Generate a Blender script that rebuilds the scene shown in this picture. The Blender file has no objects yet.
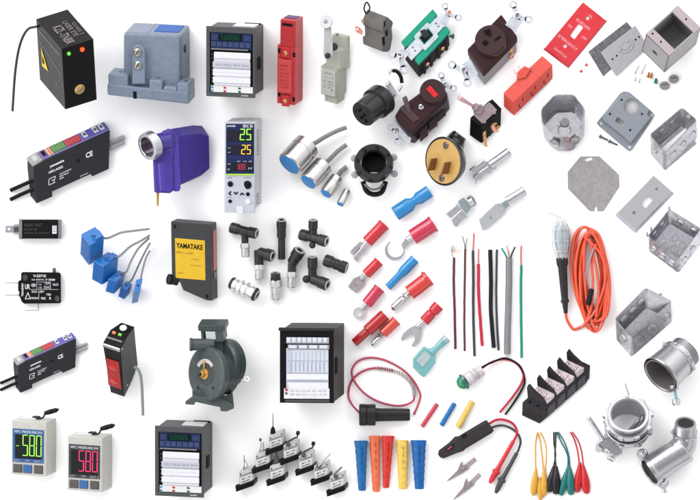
# Flat lay of electrical and automation components on a white sheet, seen from above.
# One unit of the drawing space ("mm") is one thousandth of a Blender unit; x right, y down, z towards the viewer.
import bpy, bmesh, math, random
from mathutils import Vector, Matrix
random.seed(7)
S = 0.001
scene = bpy.context.scene
COL = scene.collection
PI = math.pi

def V(x, y, z=0.0): return Vector((x, y, z))

class Z:
    """maps the coordinates of a measured detail sheet to mm"""
    def __init__(s, x0, y0, sx, sy=None):
        s.x0, s.y0, s.sx, s.sy = x0, y0, sx, sy or sx
    def __call__(s, x, y, z=0.0): return V(s.x0 + x / s.sx, s.y0 + y / s.sy, z)
    def flat(s, z=0.0): return F(s(0, 0, z), V(1 / s.sx, 0, 0), V(0, 1 / s.sy, 0), V(0, 0, 1))

class F:
    """a frame: origin and three edge vectors"""
    def __init__(s, O, u, v, w): s.O, s.u, s.v, s.w = O, u, v, w
    def __call__(s, a, b, c=0.0): return s.O + s.u * a + s.v * b + s.w * c
    def inv2(s, p):
        """a, b of a point whose x, y are known, on the c=0 face"""
        d = p - s.O
        det = s.u.x * s.v.y - s.u.y * s.v.x
        return ((d.x * s.v.y - d.y * s.v.x) / det, (s.u.x * d.y - s.u.y * d.x) / det)
    def circ(s, a, b, r, n=20, rb=None):
        ra, rb = r / s.u.length, (rb or r) / s.v.length
        return [(a + ra * math.cos(2 * PI * i / n), b + rb * math.sin(2 * PI * i / n)) for i in range(n)]

def fr(O, U, Vv, W, z=None):
    """frame of a box from its near corner and the three corners next to it; depths solved so that the edges are square"""
    u, v, w = (U - O), (Vv - O), (W - O)
    for q in (u, v, w): q.z = 0
    if z is None:
        p, q, r = -(u.dot(v)), -(v.dot(w)), -(w.dot(u))
        e = 0.04
        p = max(p, e * u.length * v.length); q = max(q, e * v.length * w.length); r = max(r, e * w.length * u.length)
        z = [-math.sqrt(p * r / q), -math.sqrt(p * q / r), -math.sqrt(q * r / p)]
        z = [max(a, -2.2 * b.length) for a, b in zip(z, (u, v, w))]
    u.z, v.z, w.z = z
    return F(O.copy(), u, v, w)

def crom(pts, n=8, closed=False):
    P = list(pts); L = len(P); out = []
    rng = range(L) if closed else range(L - 1)
    for i in rng:
        p1, p2 = P[i], P[(i + 1) % L]
        p0 = P[(i - 1) % L] if (closed or i > 0) else p1 * 2 - p2
        p3 = P[(i + 2) % L] if (closed or i < L - 2) else p2 * 2 - p1
        for k in range(n):
            t = k / n
            out.append(0.5 * ((2 * p1) + (p2 - p0) * t + (2 * p0 - 5 * p1 + 4 * p2 - p3) * t * t + (3 * p1 - p0 - 3 * p2 + p3) * t ** 3))
    if not closed: out.append(P[-1].copy())
    return out

def basis(ax):
    ax = ax.normalized()
    h = V(0, 0, 1) if abs(ax.z) < 0.9 else V(1, 0, 0)
    a = ax.cross(h).normalized(); b = ax.cross(a).normalized()
    return a, b, ax

_tc = {}
def text_polys(s, bold=0.0, spacing=1.0):
    k = (s, bold, spacing)
    if k not in _tc:
        c = bpy.data.curves.new('lettering_curve', 'FONT'); c.body = s; c.resolution_u = 3; c.offset = bold; c.space_character = spacing
        o = bpy.data.objects.new('lettering_source', c)
        me = bpy.data.meshes.new_from_object(o)
        vs = [v.co.copy() for v in me.vertices]; fs = [list(p.vertices) for p in me.polygons]
        bpy.data.objects.remove(o); bpy.data.curves.remove(c); bpy.data.meshes.remove(me)
        if not vs: vs = [V(0, 0), V(1, 0), V(1, 1)]; fs = []
        x0 = min(v.x for v in vs); x1 = max(v.x for v in vs); y0 = min(v.y for v in vs); y1 = max(v.y for v in vs)
        _tc[k] = ([((v.x - x0) / max(x1 - x0, 1e-6), (v.y - y0) / max(y1 - y0, 1e-6)) for v in vs], fs)
    return _tc[k]

SEG = {'0': 'abcdef', '1': 'bc', '2': 'abged', '5': 'afgcd', '8': 'abcdefg', '-': 'g', '3': 'abgcd', '4': 'fgbc', '6': 'afgedc', '7': 'abc', '9': 'abcdfg'}

class M:
    def __init__(s): s.bm = bmesh.new()
    def face(s, pts):
        vs = [s.bm.verts.new(p) for p in pts]
        try: s.bm.faces.new(vs)
        except ValueError: pass
        return s
    def prism(s, pts, vec):
        b = s.bm; n = len(pts)
        A = [b.verts.new(p) for p in pts]; B = [b.verts.new(p + vec) for p in pts]
        b.faces.new(A); b.faces.new(B[::-1])
        for i in range(n): b.faces.new((A[i], B[i], B[(i + 1) % n], A[(i + 1) % n]))
        return s
    def loft(s, rings, caps=True):
        b = s.bm; R = [[b.verts.new(p) for p in r] for r in rings]; n = len(rings[0])
        for A, B in zip(R, R[1:]):
            for i in range(n): b.faces.new((A[i], B[i], B[(i + 1) % n], A[(i + 1) % n]))
        if caps: b.faces.new(R[0]); b.faces.new(R[-1][::-1])
        return s
    def box(s, f, a0, a1, b0, b1, c0, c1):
        return s.prism([f(a0, b0, c0), f(a1, b0, c0), f(a1, b1, c0), f(a0, b1, c0)], f.w * (c1 - c0))
    def hexa(s, A, B): return s.loft([A, B])
    def plate(s, f, outer, holes, c0, c1):
        b = s.bm; tmp = bmesh.new(); edges = []; loops = []
        for lp in [outer] + list(holes):
            vs = [tmp.verts.new((p[0], p[1], 0)) for p in lp]; loops.append(vs)
            for i in range(len(vs)): edges.append(tmp.edges.new((vs[i], vs[(i + 1) % len(vs)])))
        bmesh.ops.triangle_fill(tmp, edges=edges, use_beauty=True)
        tmp.verts.index_update()
        A = {}; B = {}
        for v in tmp.verts:
            A[v.index] = b.verts.new(f(v.co.x, v.co.y, c0)); B[v.index] = b.verts.new(f(v.co.x, v.co.y, c1))
        for t in tmp.faces:
            ids = [v.index for v in t.verts]
            b.faces.new([A[i] for i in ids]); b.faces.new([B[i] for i in ids[::-1]])
        for vs in loops:
            for i in range(len(vs)):
                p, q = vs[i].index, vs[(i + 1) % len(vs)].index
                b.faces.new((A[p], A[q], B[q], B[p]))
        tmp.free()
        return s
    def lathe(s, p, ax, prof, seg=28, cap=True, squash=1.0, ph=0.0):
        a, c, n = basis(ax); b = s.bm; R = []
        for t, r in prof:
            R.append([b.verts.new(p + n * t + a * (r * math.cos(2 * PI * i / seg + ph)) + c * (r * squash * math.sin(2 * PI * i / seg + ph))) for i in range(seg)])
        for A, B in zip(R, R[1:]):
            for i in range(seg): b.faces.new((A[i], B[i], B[(i + 1) % seg], A[(i + 1) % seg]))
        if cap: b.faces.new(R[0]); b.faces.new(R[-1][::-1])
        return s
    def rod(s, p, q, r, r2=None, seg=20):
        d = q - p
        return s.lathe(p, d, [(0, r), (d.length, r if r2 is None else r2)], seg)
    def ring(s, p, ax, ro, ri, t0, t1, seg=32):
        """a tube with a bore"""
        a, c, n = basis(ax); b = s.bm; R = []
        for t, r in ((t0, ri), (t0, ro), (t1, ro), (t1, ri)):
            R.append([b.verts.new(p + n * t + a * (r * math.cos(2 * PI * i / seg)) + c * (r * math.sin(2 * PI * i / seg))) for i in range(seg)])
        for k in range(4):
            A, B = R[k], R[(k + 1) % 4]
            for i in range(seg): b.faces.new((A[i], B[i], B[(i + 1) % seg], A[(i + 1) % seg]))
        return s
    def ball(s, p, r, rz=None, n=12):
        rz = rz or r
        prof = [(rz * math.sin(-PI / 2 + PI * k / n), max(r * math.cos(-PI / 2 + PI * k / n), 0.004 * r)) for k in range(n + 1)]
        return s.lathe(p, V(0, 0, 1), prof, 20)
    def tube(s, pts, r, seg=10, n=8, smooth=True, closed=False):
        P = crom(pts, n, closed) if smooth else list(pts)
        rs = r if callable(r) else (lambda t: r)
        b = s.bm; R = []; L = len(P); prev = None
        for i, p in enumerate(P):
            if closed: d = P[(i + 1) % L] - P[i - 1]
            else: d = P[min(i + 1, L - 1)] - P[max(i - 1, 0)]
            if d.length < 1e-6: d = V(1, 0, 0)
            d.normalize()
            if prev is None: a, c, _ = basis(d)
            else:
                a = (prev - d * prev.dot(d))
                a = a.normalized() if a.length > 1e-6 else basis(d)[0]
                c = d.cross(a).normalized()
            prev = a; rr = rs(i / max(L - 1, 1))
            R.append([b.verts.new(p + a * (rr * math.cos(2 * PI * k / seg)) + c * (rr * math.sin(2 * PI * k / seg))) for k in range(seg)])
        pairs = list(zip(R, R[1:])) + ([(R[-1], R[0])] if closed else [])
        for A, B in pairs:
            for k in range(seg): b.faces.new((A[k], B[k], B[(k + 1) % seg], A[(k + 1) % seg]))
        if not closed: b.faces.new(R[0]); b.faces.new(R[-1][::-1])
        return s
    def text(s, f, a0, a1, b0, b1, c, st, bold=0.0, spacing=1.0):
        """lettering printed on a face, fitted to a rectangle of it"""
        vs, fs = text_polys(st, bold, spacing)
        B = [s.bm.verts.new(f(a0 + (a1 - a0) * x, b1 + (b0 - b1) * y, c)) for x, y in vs]
        for q in fs:
            try: s.bm.faces.new([B[i] for i in q])
            except ValueError: pass
        return s
    def digits(s, f, a0, a1, b0, b1, c, st, th=0.2, gap=0.3, slant=0.08):
        n = len(st); w = (a1 - a0) / (n + gap * (n - 1)); h = b1 - b0
        ratio = (w * f.u.length) / (h * f.v.length)
        ty = th * ratio * 0.9
        def q(x0, x1, y0, y1, ox):
            g = lambda x, y: f(ox + (x + slant * (1 - y)) * w, b0 + y * h, c)
            s.face([g(x0, y0), g(x1, y0), g(x1, y1), g(x0, y1)])
        R = {'a': (.06, .94, 0, ty), 'g': (.08, .92, .5 - ty / 2, .5 + ty / 2), 'd': (.06, .94, 1 - ty, 1), 'f': (0, th, .03, .48), 'e': (0, th, .52, .97),
             'b': (1 - th, 1, .03, .48), 'c': (1 - th, 1, .52, .97)}
        for i, ch in enumerate(st):
            for k in SEG[ch]: q(*R[k], a0 + i * w * (1 + gap))
        return s

# ---------------------------------------------------------------- materials
LIGHT = 1.72
def lin(c):
    c /= 255.0
    return c / 12.92 if c <= 0.04045 else ((c + 0.055) / 1.055) ** 2.4
_mats = {}
def mat(name, rgb, rough=0.45, metal=0.0, var=0.05, bump=0.03, scale=220, coat=0.0, emit=0.0, alpha=1.0, trans=0.0, rgb2=None, nscale=None, spangle=0):
    if name in _mats: return _mats[name]
    m = bpy.data.materials.new(name); m.use_nodes = True; nt = m.node_tree; N = nt.nodes; L = nt.links
    b = N['Principled BSDF']
    k = 1.08 if metal > 0.5 else LIGHT
    col = [min(lin(c) / k, 0.95) for c in rgb]
    tc = N.new('ShaderNodeTexCoord')
    no = N.new('ShaderNodeTexNoise'); no.inputs['Scale'].default_value = nscale or scale; no.inputs['Detail'].default_value = 5
    L.new(tc.outputs['Object'], no.inputs['Vector'])
    rp = N.new('ShaderNodeValToRGB')
    if spangle:
        vo = N.new('ShaderNodeTexVoronoi'); vo.inputs['Scale'].default_value = spangle; L.new(tc.outputs['Object'], vo.inputs['Vector'])
        sp = N.new('ShaderNodeSeparateColor'); L.new(vo.outputs['Color'], sp.inputs['Color'])
    lo = [max(c * (1 - var), 0) for c in col]; hi = [min(c * (1 + var), 1) for c in col]
    if rgb2: lo = [lin(c) / k for c in rgb2]; hi = col
    rp.color_ramp.elements[0].position = 0.35; rp.color_ramp.elements[0].color = (*lo, 1)
    rp.color_ramp.elements[1].position = 0.65; rp.color_ramp.elements[1].color = (*hi, 1)
    L.new(sp.outputs[0] if spangle else no.outputs['Fac'], rp.inputs['Fac']); L.new(rp.outputs['Color'], b.inputs['Base Color'])
    mr = N.new('ShaderNodeMapRange'); mr.inputs['To Min'].default_value = max(rough - 0.1, 0.03); mr.inputs['To Max'].default_value = min(rough + 0.12, 1)
    L.new(no.outputs['Fac'], mr.inputs['Value']); L.new(mr.outputs['Result'], b.inputs['Roughness'])
    b.inputs['Metallic'].default_value = metal
    if sum(rgb) < 330 and metal < .3: b.inputs['Specular IOR Level'].default_value = 0.12 if sum(rgb) < 180 else 0.25
    b.inputs['Coat Weight'].default_value = coat
    b.inputs['Transmission Weight'].default_value = trans
    b.inputs['Alpha'].default_value = alpha
    if bump:
        n2 = N.new('ShaderNodeTexNoise'); n2.inputs['Scale'].default_value = scale * 8; n2.inputs['Detail'].default_value = 3
        L.new(tc.outputs['Object'], n2.inputs['Vector'])
        bp = N.new('ShaderNodeBump'); bp.inputs['Strength'].default_value = min(bump * 4, 1); bp.inputs['Distance'].default_value = 0.0003
        L.new(n2.outputs['Fac'], bp.inputs['Height']); L.new(bp.outputs['Normal'], b.inputs['Normal'])
    if emit:
        b.inputs['Emission Color'].default_value = (*[lin(c) for c in rgb], 1); b.inputs['Emission Strength'].default_value = emit
    _mats[name] = m
    return m

def glow(name, rgb, e=0.9): return mat(name, rgb, 0.5, var=0.0, bump=0, emit=e)

# ---------------------------------------------------------------- things
class T:
    def __init__(s, name, label, cat, group=None, z0=0.0):
        s.name, s.label, s.cat, s.group, s.z0 = name, label, cat, group, z0; s.parts = []
    def part(s, name, m, mt, parent=None, bev=0.25, ang=35, seg=2, label=None):
        s.parts.append(dict(name=name, m=m, mat=mt, parent=parent, bev=bev, ang=ang, seg=seg, label=label)); return len(s.parts) - 1
    def own(s, m, mt, bev=0.25, ang=35, seg=2): s.parts.append(dict(name=None, m=m, mat=mt, parent=None, bev=bev, ang=ang, seg=seg, label=None)); return 0
    def done(s):
        vs = [v.co for p in s.parts for v in p['m'].bm.verts]
        zm = min(v.z for v in vs)
        x0 = min(v.x for v in vs); x1 = max(v.x for v in vs); y0 = min(v.y for v in vs); y1 = max(v.y for v in vs)
        c = V((x0 + x1) / 2, (y0 + y1) / 2, zm)
        loc = Vector(((c.x - 350) * S, (250 - c.y) * S, s.z0 * S + 0.00005))
        root = None; objs = []
        if s.parts[0]['name'] is not None:
            root = bpy.data.objects.new(s.name, None); root.empty_display_size = 0.01; COL.objects.link(root); root.location = loc
        for p in s.parts:
            bm = p['m'].bm
            for v in bm.verts:
                d = v.co - c
                v.co = Vector((d.x * S, -d.y * S, d.z * S))
            bmesh.ops.recalc_face_normals(bm, faces=bm.faces[:])
            me = bpy.data.meshes.new(p['name'] or s.name); bm.to_mesh(me); bm.free()
            me.materials.append(p['mat']); me.shade_smooth(); me.set_sharp_from_angle(angle=math.radians(p['ang']))
            o = bpy.data.objects.new(p['name'] or s.name, me); COL.objects.link(o)
            if p['name'] is None: o.location = loc; root = o
            elif p['parent'] is not None: o.parent = objs[p['parent']]
            else: o.parent = root
            if p['label']: o['label'] = p['label']
            if p['bev']:
                b = o.modifiers.new('soft_edges', 'BEVEL'); b.width = p['bev'] * S; b.segments = p['seg']; b.limit_method = 'ANGLE'; b.angle_limit = math.radians(38)
                b.use_clamp_overlap = True
            objs.append(o)
        root['label'] = s.label; root['category'] = s.cat
        if s.group: root['group'] = s.group
        return root

# shared materials
BLK = mat('black_plastic', (18, 18, 21), 0.38, coat=0.05, bump=0.02)
BLK2 = mat('satin_black_plastic', (46, 46, 50), 0.35, coat=0.2)
RUB = mat('black_rubber', (40, 40, 42), 0.6)
DGR = mat('dark_grey_plastic', (82, 82, 86), 0.5)
MGR = mat('mid_grey_plastic', (128, 126, 126), 0.5)
LGR = mat('light_grey_plastic', (205, 205, 208), 0.45, var=.04)
WHT = mat('white_plastic', (240, 240, 240), 0.4, var=.03)
PAP = mat('white_print', (238, 238, 240), 0.8, var=.02, bump=0)
GPR = mat('grey_print', (170, 170, 175), 0.8, var=.02, bump=0)
DARK = mat('dark_void', (18, 16, 18), 0.7, bump=0)
CAB = mat('grey_cable_jacket', (140, 140, 140), 0.5)
STL = mat('polished_steel', (205, 205, 210), 0.2, metal=1.0, var=.03, bump=0)
ZNC = mat('zinc_plated_steel', (190, 190, 196), 0.36, metal=.85, var=.2, bump=.05, scale=60)
GAL = mat('galvanised_steel', (176, 175, 180), 0.27, metal=.85, var=.08, bump=.02, scale=300, spangle=300)
KNK = mat('knockout_edge', (116, 114, 118), 0.45, metal=.6, var=.2, scale=300)
CST = mat('die_cast_metal', (168, 167, 170), 0.26, metal=.9, var=.06, bump=.03, scale=500)
TIN = mat('tinned_metal', (196, 194, 198), 0.22, metal=.92, var=.04, bump=0)
BRS = mat('brass', (206, 160, 92), 0.35, metal=.7, var=.15)
CPR = mat('copper_pink', (214, 150, 128), 0.35, metal=.6, var=.15)

def screw(t, p, ax, r, mt=STL, name='screw', parent=None, h=None, length=0):
    """pan head screw with a slot"""
    h = h or r * .55
    ax = ax.normalized(); m = M()
    m.lathe(p, ax, [(-max(length, 0.2), r * (.45 if length else .9)), (0, r * (.45 if length else .9)), (0.001, r), (h * .6, r), (h, r * .7)], 18)
    i = t.part(name, m, mt, parent, bev=0.08)
    a, b, n = basis(ax); a2 = (a + b * .6).normalized(); b2 = n.cross(a2)
    q = M(); o = p + n * (h + .03)
    q.prism([o + a2 * (r * .68) + b2 * (r * .12), o - a2 * (r * .68) + b2 * (r * .12), o - a2 * (r * .68) - b2 * (r * .12), o + a2 * (r * .68) - b2 * (r * .12)], n * -0.25)
    t.part('screw_slot', q, DARK, i, bev=0)
    return i

# ================================================================ left half: sensors, recorders, controllers
# --- black laser sensor
z = Z(0, 0, 4.167)
f = fr(z(268, 212), z(398, 170), z(278, 460), z(156, 84))
t = T('laser_sensor', 'black box sensor with glowing green and red lamps and round gold lens on its front', 'sensor')
t.part('housing', M().box(f, 0, 1, 0, 1, 0, 1), BLK, bev=.5)
i = t.part('bezel_ring', M().lathe(f(.48, .74, 0), f.w * -1, [(0, 5.6), (.5, 5.6), (.8, 5.0)], 28), BRS, bev=.1)
t.part('lens', M().lathe(f(.48, .74, 0), f.w * -1, [(.8, 3.9), (1.1, 3.6), (1.4, 2)], 24), mat('lens_gold', (196, 176, 130), .2, metal=.5), i, bev=0)
t.part('indicator_lamp', M().ball(f(.2, .1, -.02), 2.0), glow('green_lamp', (90, 190, 60), .8), bev=0, label='green glowing lamp')
t.part('indicator_lamp', M().ball(f(.62, .1, -.02), 2.4), glow('red_lamp', (255, 70, 20), 1.3), bev=0, label='orange red glowing lamp')
m = M()
g = F(f(0, 0, 1), -f.w, f.u, f.v)   # top face, reading from back to front
m.text(g, .38, .95, .48, .2, .012 * -1, 'KZL-TNBR', .01)
m.text(g, .32, .8, .72, .56, -.012, 'LASER EYE', .0)
m.text(g, .42, .8, .88, .78, -.012, 'CLASS 2')
g2 = F(f(0, 0, 1), -f.w, f.v, f.u)
m.text(g2, .12, .92, .1, .17, -.02, 'yamatake corporation')
t.part('lettering', m, mat('worn_print', (150, 136, 140), .8), bev=0)
t.part('seam', M().face([g2(.1, .3, -.015), g2(.98, .46, -.015), g2(.98, .47, -.015), g2(.1, .31, -.015)]), MGR, bev=0)
ql = lambda x, y, h: g2(*g2.inv2(z(x, y)), h)
k = t.part('warning_label', M().face([ql(178, 200, -.015), ql(207, 300, -.015), ql(180, 276, -.015)]), mat('warning_yellow', (235, 205, 30), .6), bev=0)
t.part('warning_mark', M().face([ql(183, 232, -.03), ql(193, 272, -.03), ql(184, 262, -.03)]), DARK, k, bev=0)
for a, b in ((.08, .12), (.1, .5), (.72, .72), (.74, .9)):
    t.part('mounting_screw', M().lathe(g2(a, b, -.01), f.u * -1, [(0, 1), (.3, .8)], 14), MGR, bev=0)
t.part('cable', M().tube([f(-.02, .08, .92), z(120, 128, -50), z(88, 190, -56), z(68, 300, -60), z(56, 466, -62)], 1.35), mat('dark_cable', (62, 66, 66), .5), bev=0)
t.done()

# --- blue grey flow sensor block
z = Z(95, 10, 3.889)
BG = mat('blue_grey_enamel', (134, 147, 168), .42, coat=.15, var=.06)
BG2 = mat('blue_grey_enamel_base', (128, 142, 164), .42, coat=.15, var=.06)
t = T('flow_sensor', 'blue grey cast sensor block with a bright blue top label and two round screws', 'sensor')
f = fr(z(112, 90), z(335, 100), z(112, 300), z(148, 46), z=(-4, -4, -30))
t.part('housing', M().box(f, 0, 1, 0, 1, 0, 1), BG, bev=3.4, seg=6)
t.part('top_label', M().box(f, .5, .93, .0, .0 + .004, .25, .78).box(f, .5, .93, -.012, 0.01, .2, .8), mat('label_blue', (36, 98, 186), .4), bev=.05)
t.part('seam', M().box(f, .415, .425, -.006, .1, 0.05, .95), BG2, bev=0)
m = M(); c = [(148, 290), (148, 165), (152, 148), (165, 137), (180, 137), (193, 148), (198, 165), (198, 290)]
m.prism([z(x, y, .2) for x, y in c], V(0, 0, 4.2)); t.part('pedestal', m, BG2, bev=1.1, seg=3)
for x, y in ((168, 168), (170, 218)): screw(t, z(x, y, 4.4), V(-.25, .1, 1), 4.3, mat('dull_nickel', (150, 148, 140), .3, metal=.8), length=0, h=2.2)
f2 = fr(z(50, 290), z(368, 325), z(50, 334), z(72, 262), z=(-5, -3, -26)); f2.O.z = 6
m = M(); m.box(f2, 0, 1, 0, 1, 0, 1); t.part('base_flange', m, BG2, bev=2.0, seg=4)
for a0, a1, h in ((.0, .25, -.9), (.5, .67, -.75), (.67, .85, -.3), (.84, 1.0, -.75)):
    j = t.part('mounting_lug', M().box(f2, a0 + .01, a1, h, .2, .04, .97), BG, bev=1.9, seg=4)
    t.part('lug_hole', M().lathe(f2((a0 + a1) / 2, h, .45), -f2.v, [(-.2, 2.6), (.12, 2.6)], 18), mat('bore_grey', (84, 94, 116)), j, bev=0)

t.part('bore', M().lathe(f(.99, .35, .5), f.u, [(0, 4.2), (1.0, 4.2)], 20), mat('bore_grey', (84, 94, 116), .5), bev=.3)
t.part('notch', M().box(f2, .32, .36, .4, 1.02, -.02, .2), DARK, bev=0)
t.done()

# --- two strip chart recorders with four digit button panel
def chart_recorder(dx, dy, label):
    z = Z(205 + dx, 15 + dy, 5.556)
    t = T('chart_recorder', label, 'recorder', 'grey panel recorders with a chart strip')
    f = fr(z(10, 68), z(280, 80), z(10, 455), z(58, 31), z=(-3, -3, -52))
    CS = mat('recorder_grey', (84, 86, 88), .5)
    t.part('casing', M().box(F(f.O, f.u, f.v, f.w), .04, .985, .02, .96, .04, 1), mat('recorder_side_grey', (74, 76, 80), .5), bev=.4)
    m = M(); m.plate(f, [(0, 0), (1, 0), (1, 1), (0, 1)], [[(.075, .085), (.955, .085), (.955, .94), (.075, .94)]], 0, .06)
    t.part('front_frame', m, CS, bev=.5)
    t.part('recess', M().box(f, .05, .97, .06, .96, .03, .05), DARK, bev=0)
    k = t.part('display_panel', M().box(f, .1, .93, .09, .315, -.005, .03), mat('navy_panel', (38, 50, 90), .35), bev=.2)
    t.part('display', M().box(f, .26, .74, .1, .2, -.012, 0), mat('display_black', (16, 26, 26), .2), k, bev=.1)
    m = M(); m.digits(f, .3, .68, .115, .185, -.016, '58886'); t.part('display_digits', m, glow('dim_green', (12, 78, 58), .3), k, bev=0)
    for a in range(7):
        x = .105 + a * .117
        t.part('button', M().box(f, x, x + .098, .215, .285, -.014, 0), mat('button_navy', (62, 76, 118), .35), k, bev=.15)
    for a0, a1 in ((.11, .24), (.77, .92)): t.part('indicator', M().box(f, a0, a1, .115, .19, -.012, 0), mat('button_navy2', (50, 64, 108), .35), k, bev=.15)
    t.part('hinge_bar', M().box(f, .1, .86, .31, .33, -.012, 0), MGR, k, bev=.1)
    k = t.part('chart_paper', M().box(f, .16, .9, .375, .84, -.004, .02), mat('chart_paper', (232, 232, 242), .7, var=.02), bev=.15)
    for b0, b1, c in ((.36, .45, -.02), (.5, .585, -.03), (.60, .7, -.016), (.72, .8, -.02)):
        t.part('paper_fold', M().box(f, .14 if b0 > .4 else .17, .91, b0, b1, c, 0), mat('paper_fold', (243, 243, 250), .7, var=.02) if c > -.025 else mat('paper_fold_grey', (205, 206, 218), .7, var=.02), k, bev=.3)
    m = M()
    for q in range(4): m.text(f, .2 + q * .18, .34 + q * .18, .525, .555, -.032, '50.0')
    for q in range(30): m.box(f, .17 + q * .024, .172 + q * .024, .64, .66, -.0175, -.0165)
    t.part('lettering', m, mat('faint_ink', (140, 144, 170), .8), k, bev=0)
    t.part('channel_card', M().box(f, .1, .955, .845, .935, -.008, .03), WHT, bev=.2)
    for a, c in ((.105, (60, 140, 200)), (.36, (210, 30, 50)), (.66, (10, 110, 90))):
        for b in (.855, .905):
            t.part('channel_mark', M().box(f, a, a + .045, b, b + .026, -.014, -.006), mat('mark_%d' % c[0], c, .5), bev=0)
            t.part('lettering', M().box(f, a + .05, a + .06, b + .012, b + .022, -.012, -.006), DGR, bev=0) if a > .2 else None
    for q in range(8):
        for a in (.115, .93): t.part('sprocket', M().box(f, a, a + .02, .39 + q * .055, .41 + q * .055, -.01, .03), DGR if a < .5 else DARK, bev=0)
    m = M(); m.text(f, .72, .86, .957, .985, -.004, 'yamatake', .02); t.part('lettering', m, PAP, bev=0)
    g = F(f(.985, 0, 0), f.w, f.v, f.u)
    t.part('side_latch', M().box(g, .35, .62, .45, .62, -.01, .022), DARK, bev=.15)
    t.part('top_label', M().box(f, .48, .93, .006, .03, .35, .8), WHT, bev=0)
    t.part('top_vent', M().box(f, .62, .95, .006, .03, .84, .97), DARK, bev=0)
    t.done()
chart_recorder(0, 0, 'grey chart recorder between the blue grey sensor block and the red switch')
chart_recorder(-51, 397.5, 'grey chart recorder beside the gauge with the pink 580 display')

# --- red safety switch
z = Z(260, 0, 4.545)
RED = mat('safety_red', (208, 50, 56), .42, coat=.15, var=.06)
t = T('safety_switch', 'tall red safety switch with key slot in its head', 'safety switch')
f = fr(z(80, 205), z(160, 215), z(78, 470), z(116, 180), z=(-4, -5, -20))
t.part('body', M().box(f, 0, 1, .0, 1, .0, 1), RED, bev=.5)
t.part('head', M().box(f, .16, 1.02, -.44, .02, -.02, .95), mat('safety_red_head', (196, 46, 52), .42, coat=.15, var=.06), bev=.6)
t.part('front_cover', M().box(f, .1, .86, .23, .8, -.16, .02), mat('safety_red_cover', (216, 60, 64), .42, coat=.15, var=.06), bev=.5)
for b0, b1 in ((.02, .2), (.84, 1.03)): t.part('screw_boss', M().box(f, .3, .72, b0, b1, -.1, .02), RED, bev=.4)
t.part('key_slot', M().box(f, .28, .86, -.385, -.34, -.035, .02), DARK, bev=0)
t.part('key_slot', M().box(f, .25, .9, -.45, -.43, .3, .8), mat('violet_insert', (98, 58, 120), .4), bev=0)
for b in (.12, .94): screw(t, f(.5, b, -.1), -f.w, 2.2, BRS, h=1)
m = M()
for a, b in ((.1, .1), (.94, .14), (.12, .84), (.94, .9)): m.box(f, a - .07, a + .07, b - .04, b + .04, -.012, .02)
t.part('mounting_slot', m, DARK, bev=0)
m = M(); m.text(f, .22, .72, .31, .35, -.165, 'yamatake', .02); m.text(f, .22, .6, .38, .41, -.165, 'SCL-A')
for q in range(5): m.text(f, .24, .72, .44 + q * .06, .475 + q * .06, -.165, ('AC 15 240V', '1NC+1NO', 'IEC 947-5', 'IP 67', 'Ui 500V')[q])
t.part('lettering', m, mat('dark_red_print', (150, 34, 40), .6), bev=0)
t.done()

# --- grey roller lever limit switch
t = T('limit_switch', 'light grey limit switch with a white roller on a short lever', 'limit switch')
LS = mat('warm_light_grey', (190, 190, 180), .42, metal=.25, var=.06)
f = fr(z(276, 300), z(350, 318), z(276, 430), z(320, 270), z=(-4, -4, -16))
t.part('body', M().box(f, 0, 1, 0, 1, 0, 1), LS, bev=.8)
t.part('front_cover', M().box(f, .08, .94, .06, .96, -.08, 0.02), mat('warm_light_grey_cover', (204, 204, 196), .4, metal=.2), bev=.5)
t.part('conduit_foot', M().box(f, .2, 1.0, .95, 1.22, .05, .8), LS, bev=.7)
t.part('mounting_plate', M().box(f, .35, 1.25, -1.02, .1, .6, .95), mat('olive_light_grey', (196, 196, 182), .45), bev=.8)
t.part('head', M().box(f, .25, 1.15, -.62, .04, .1, .7), mat('olive_light_grey', (196, 196, 182), .45), bev=1)
m = M(); m.tube([z(304, 110, 8), z(312, 190, 7), z(307, 256, 6)], 3.0, smooth=False); 
k = t.part('lever_arm', M().prism([z(x, y, 5) for x, y in ((290, 110), (322, 104), (330, 180), (332, 252), (318, 275), (298, 272), (288, 252), (290, 180))], V(0, 0, 2)), mat('lever_white', (212, 214, 214), .3, metal=.4), bev=.5)
t.part('roller', M().ring(z(303, 100, 8), V(-.25, .1, 1), 6.8, 2.0, 0, 3.4), mat('roller_white', (226, 228, 232), .35), k, bev=.4)
screw(t, z(303, 98, 8), V(-.25, .1, 1), 2.2, LGR, 'roller_pin', k, h=3.8)
t.part('pivot', M().lathe(z(308, 256, 7.2), V(-.1, 0, 1), [(0, 3), (.5, 3), (.8, 1.6)], 20), mat('pivot_dark', (52, 54, 58), .3, metal=.4), bev=.1)
t.part('pivot', M().lathe(z(336, 215, 5), V(-.1, 0, 1), [(-2, 4), (.5, 4), (.9, 2.4)], 20), mat('pivot_dark', (52, 54, 58), .3, metal=.4), bev=.1)
t.part('mounting_hole', M().lathe(z(352, 160, 3), V(0, 0, 1), [(-6, 1.4), (-5.2, 1.4)], 16), MGR, bev=0)
m = M(); m.text(f, .25, .75, .16, .22, -.085, 'yamatake', .02); m.text(f, .2, .8, .3, .36, -.085, '1LS1-J')
for q in range(3): m.text(f, .2, .8, .44 + q * .1, .5 + q * .1, -.085, ('AC 250V', '10A 1/2HP', 'IP 67')[q])
t.part('lettering', m, MGR, bev=0)
t.part('cover_screw', M().lathe(f(.72, .74, -.08), -f.w, [(0, .8), (.3, .6)], 12), DARK, bev=0)
t.done()

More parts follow.
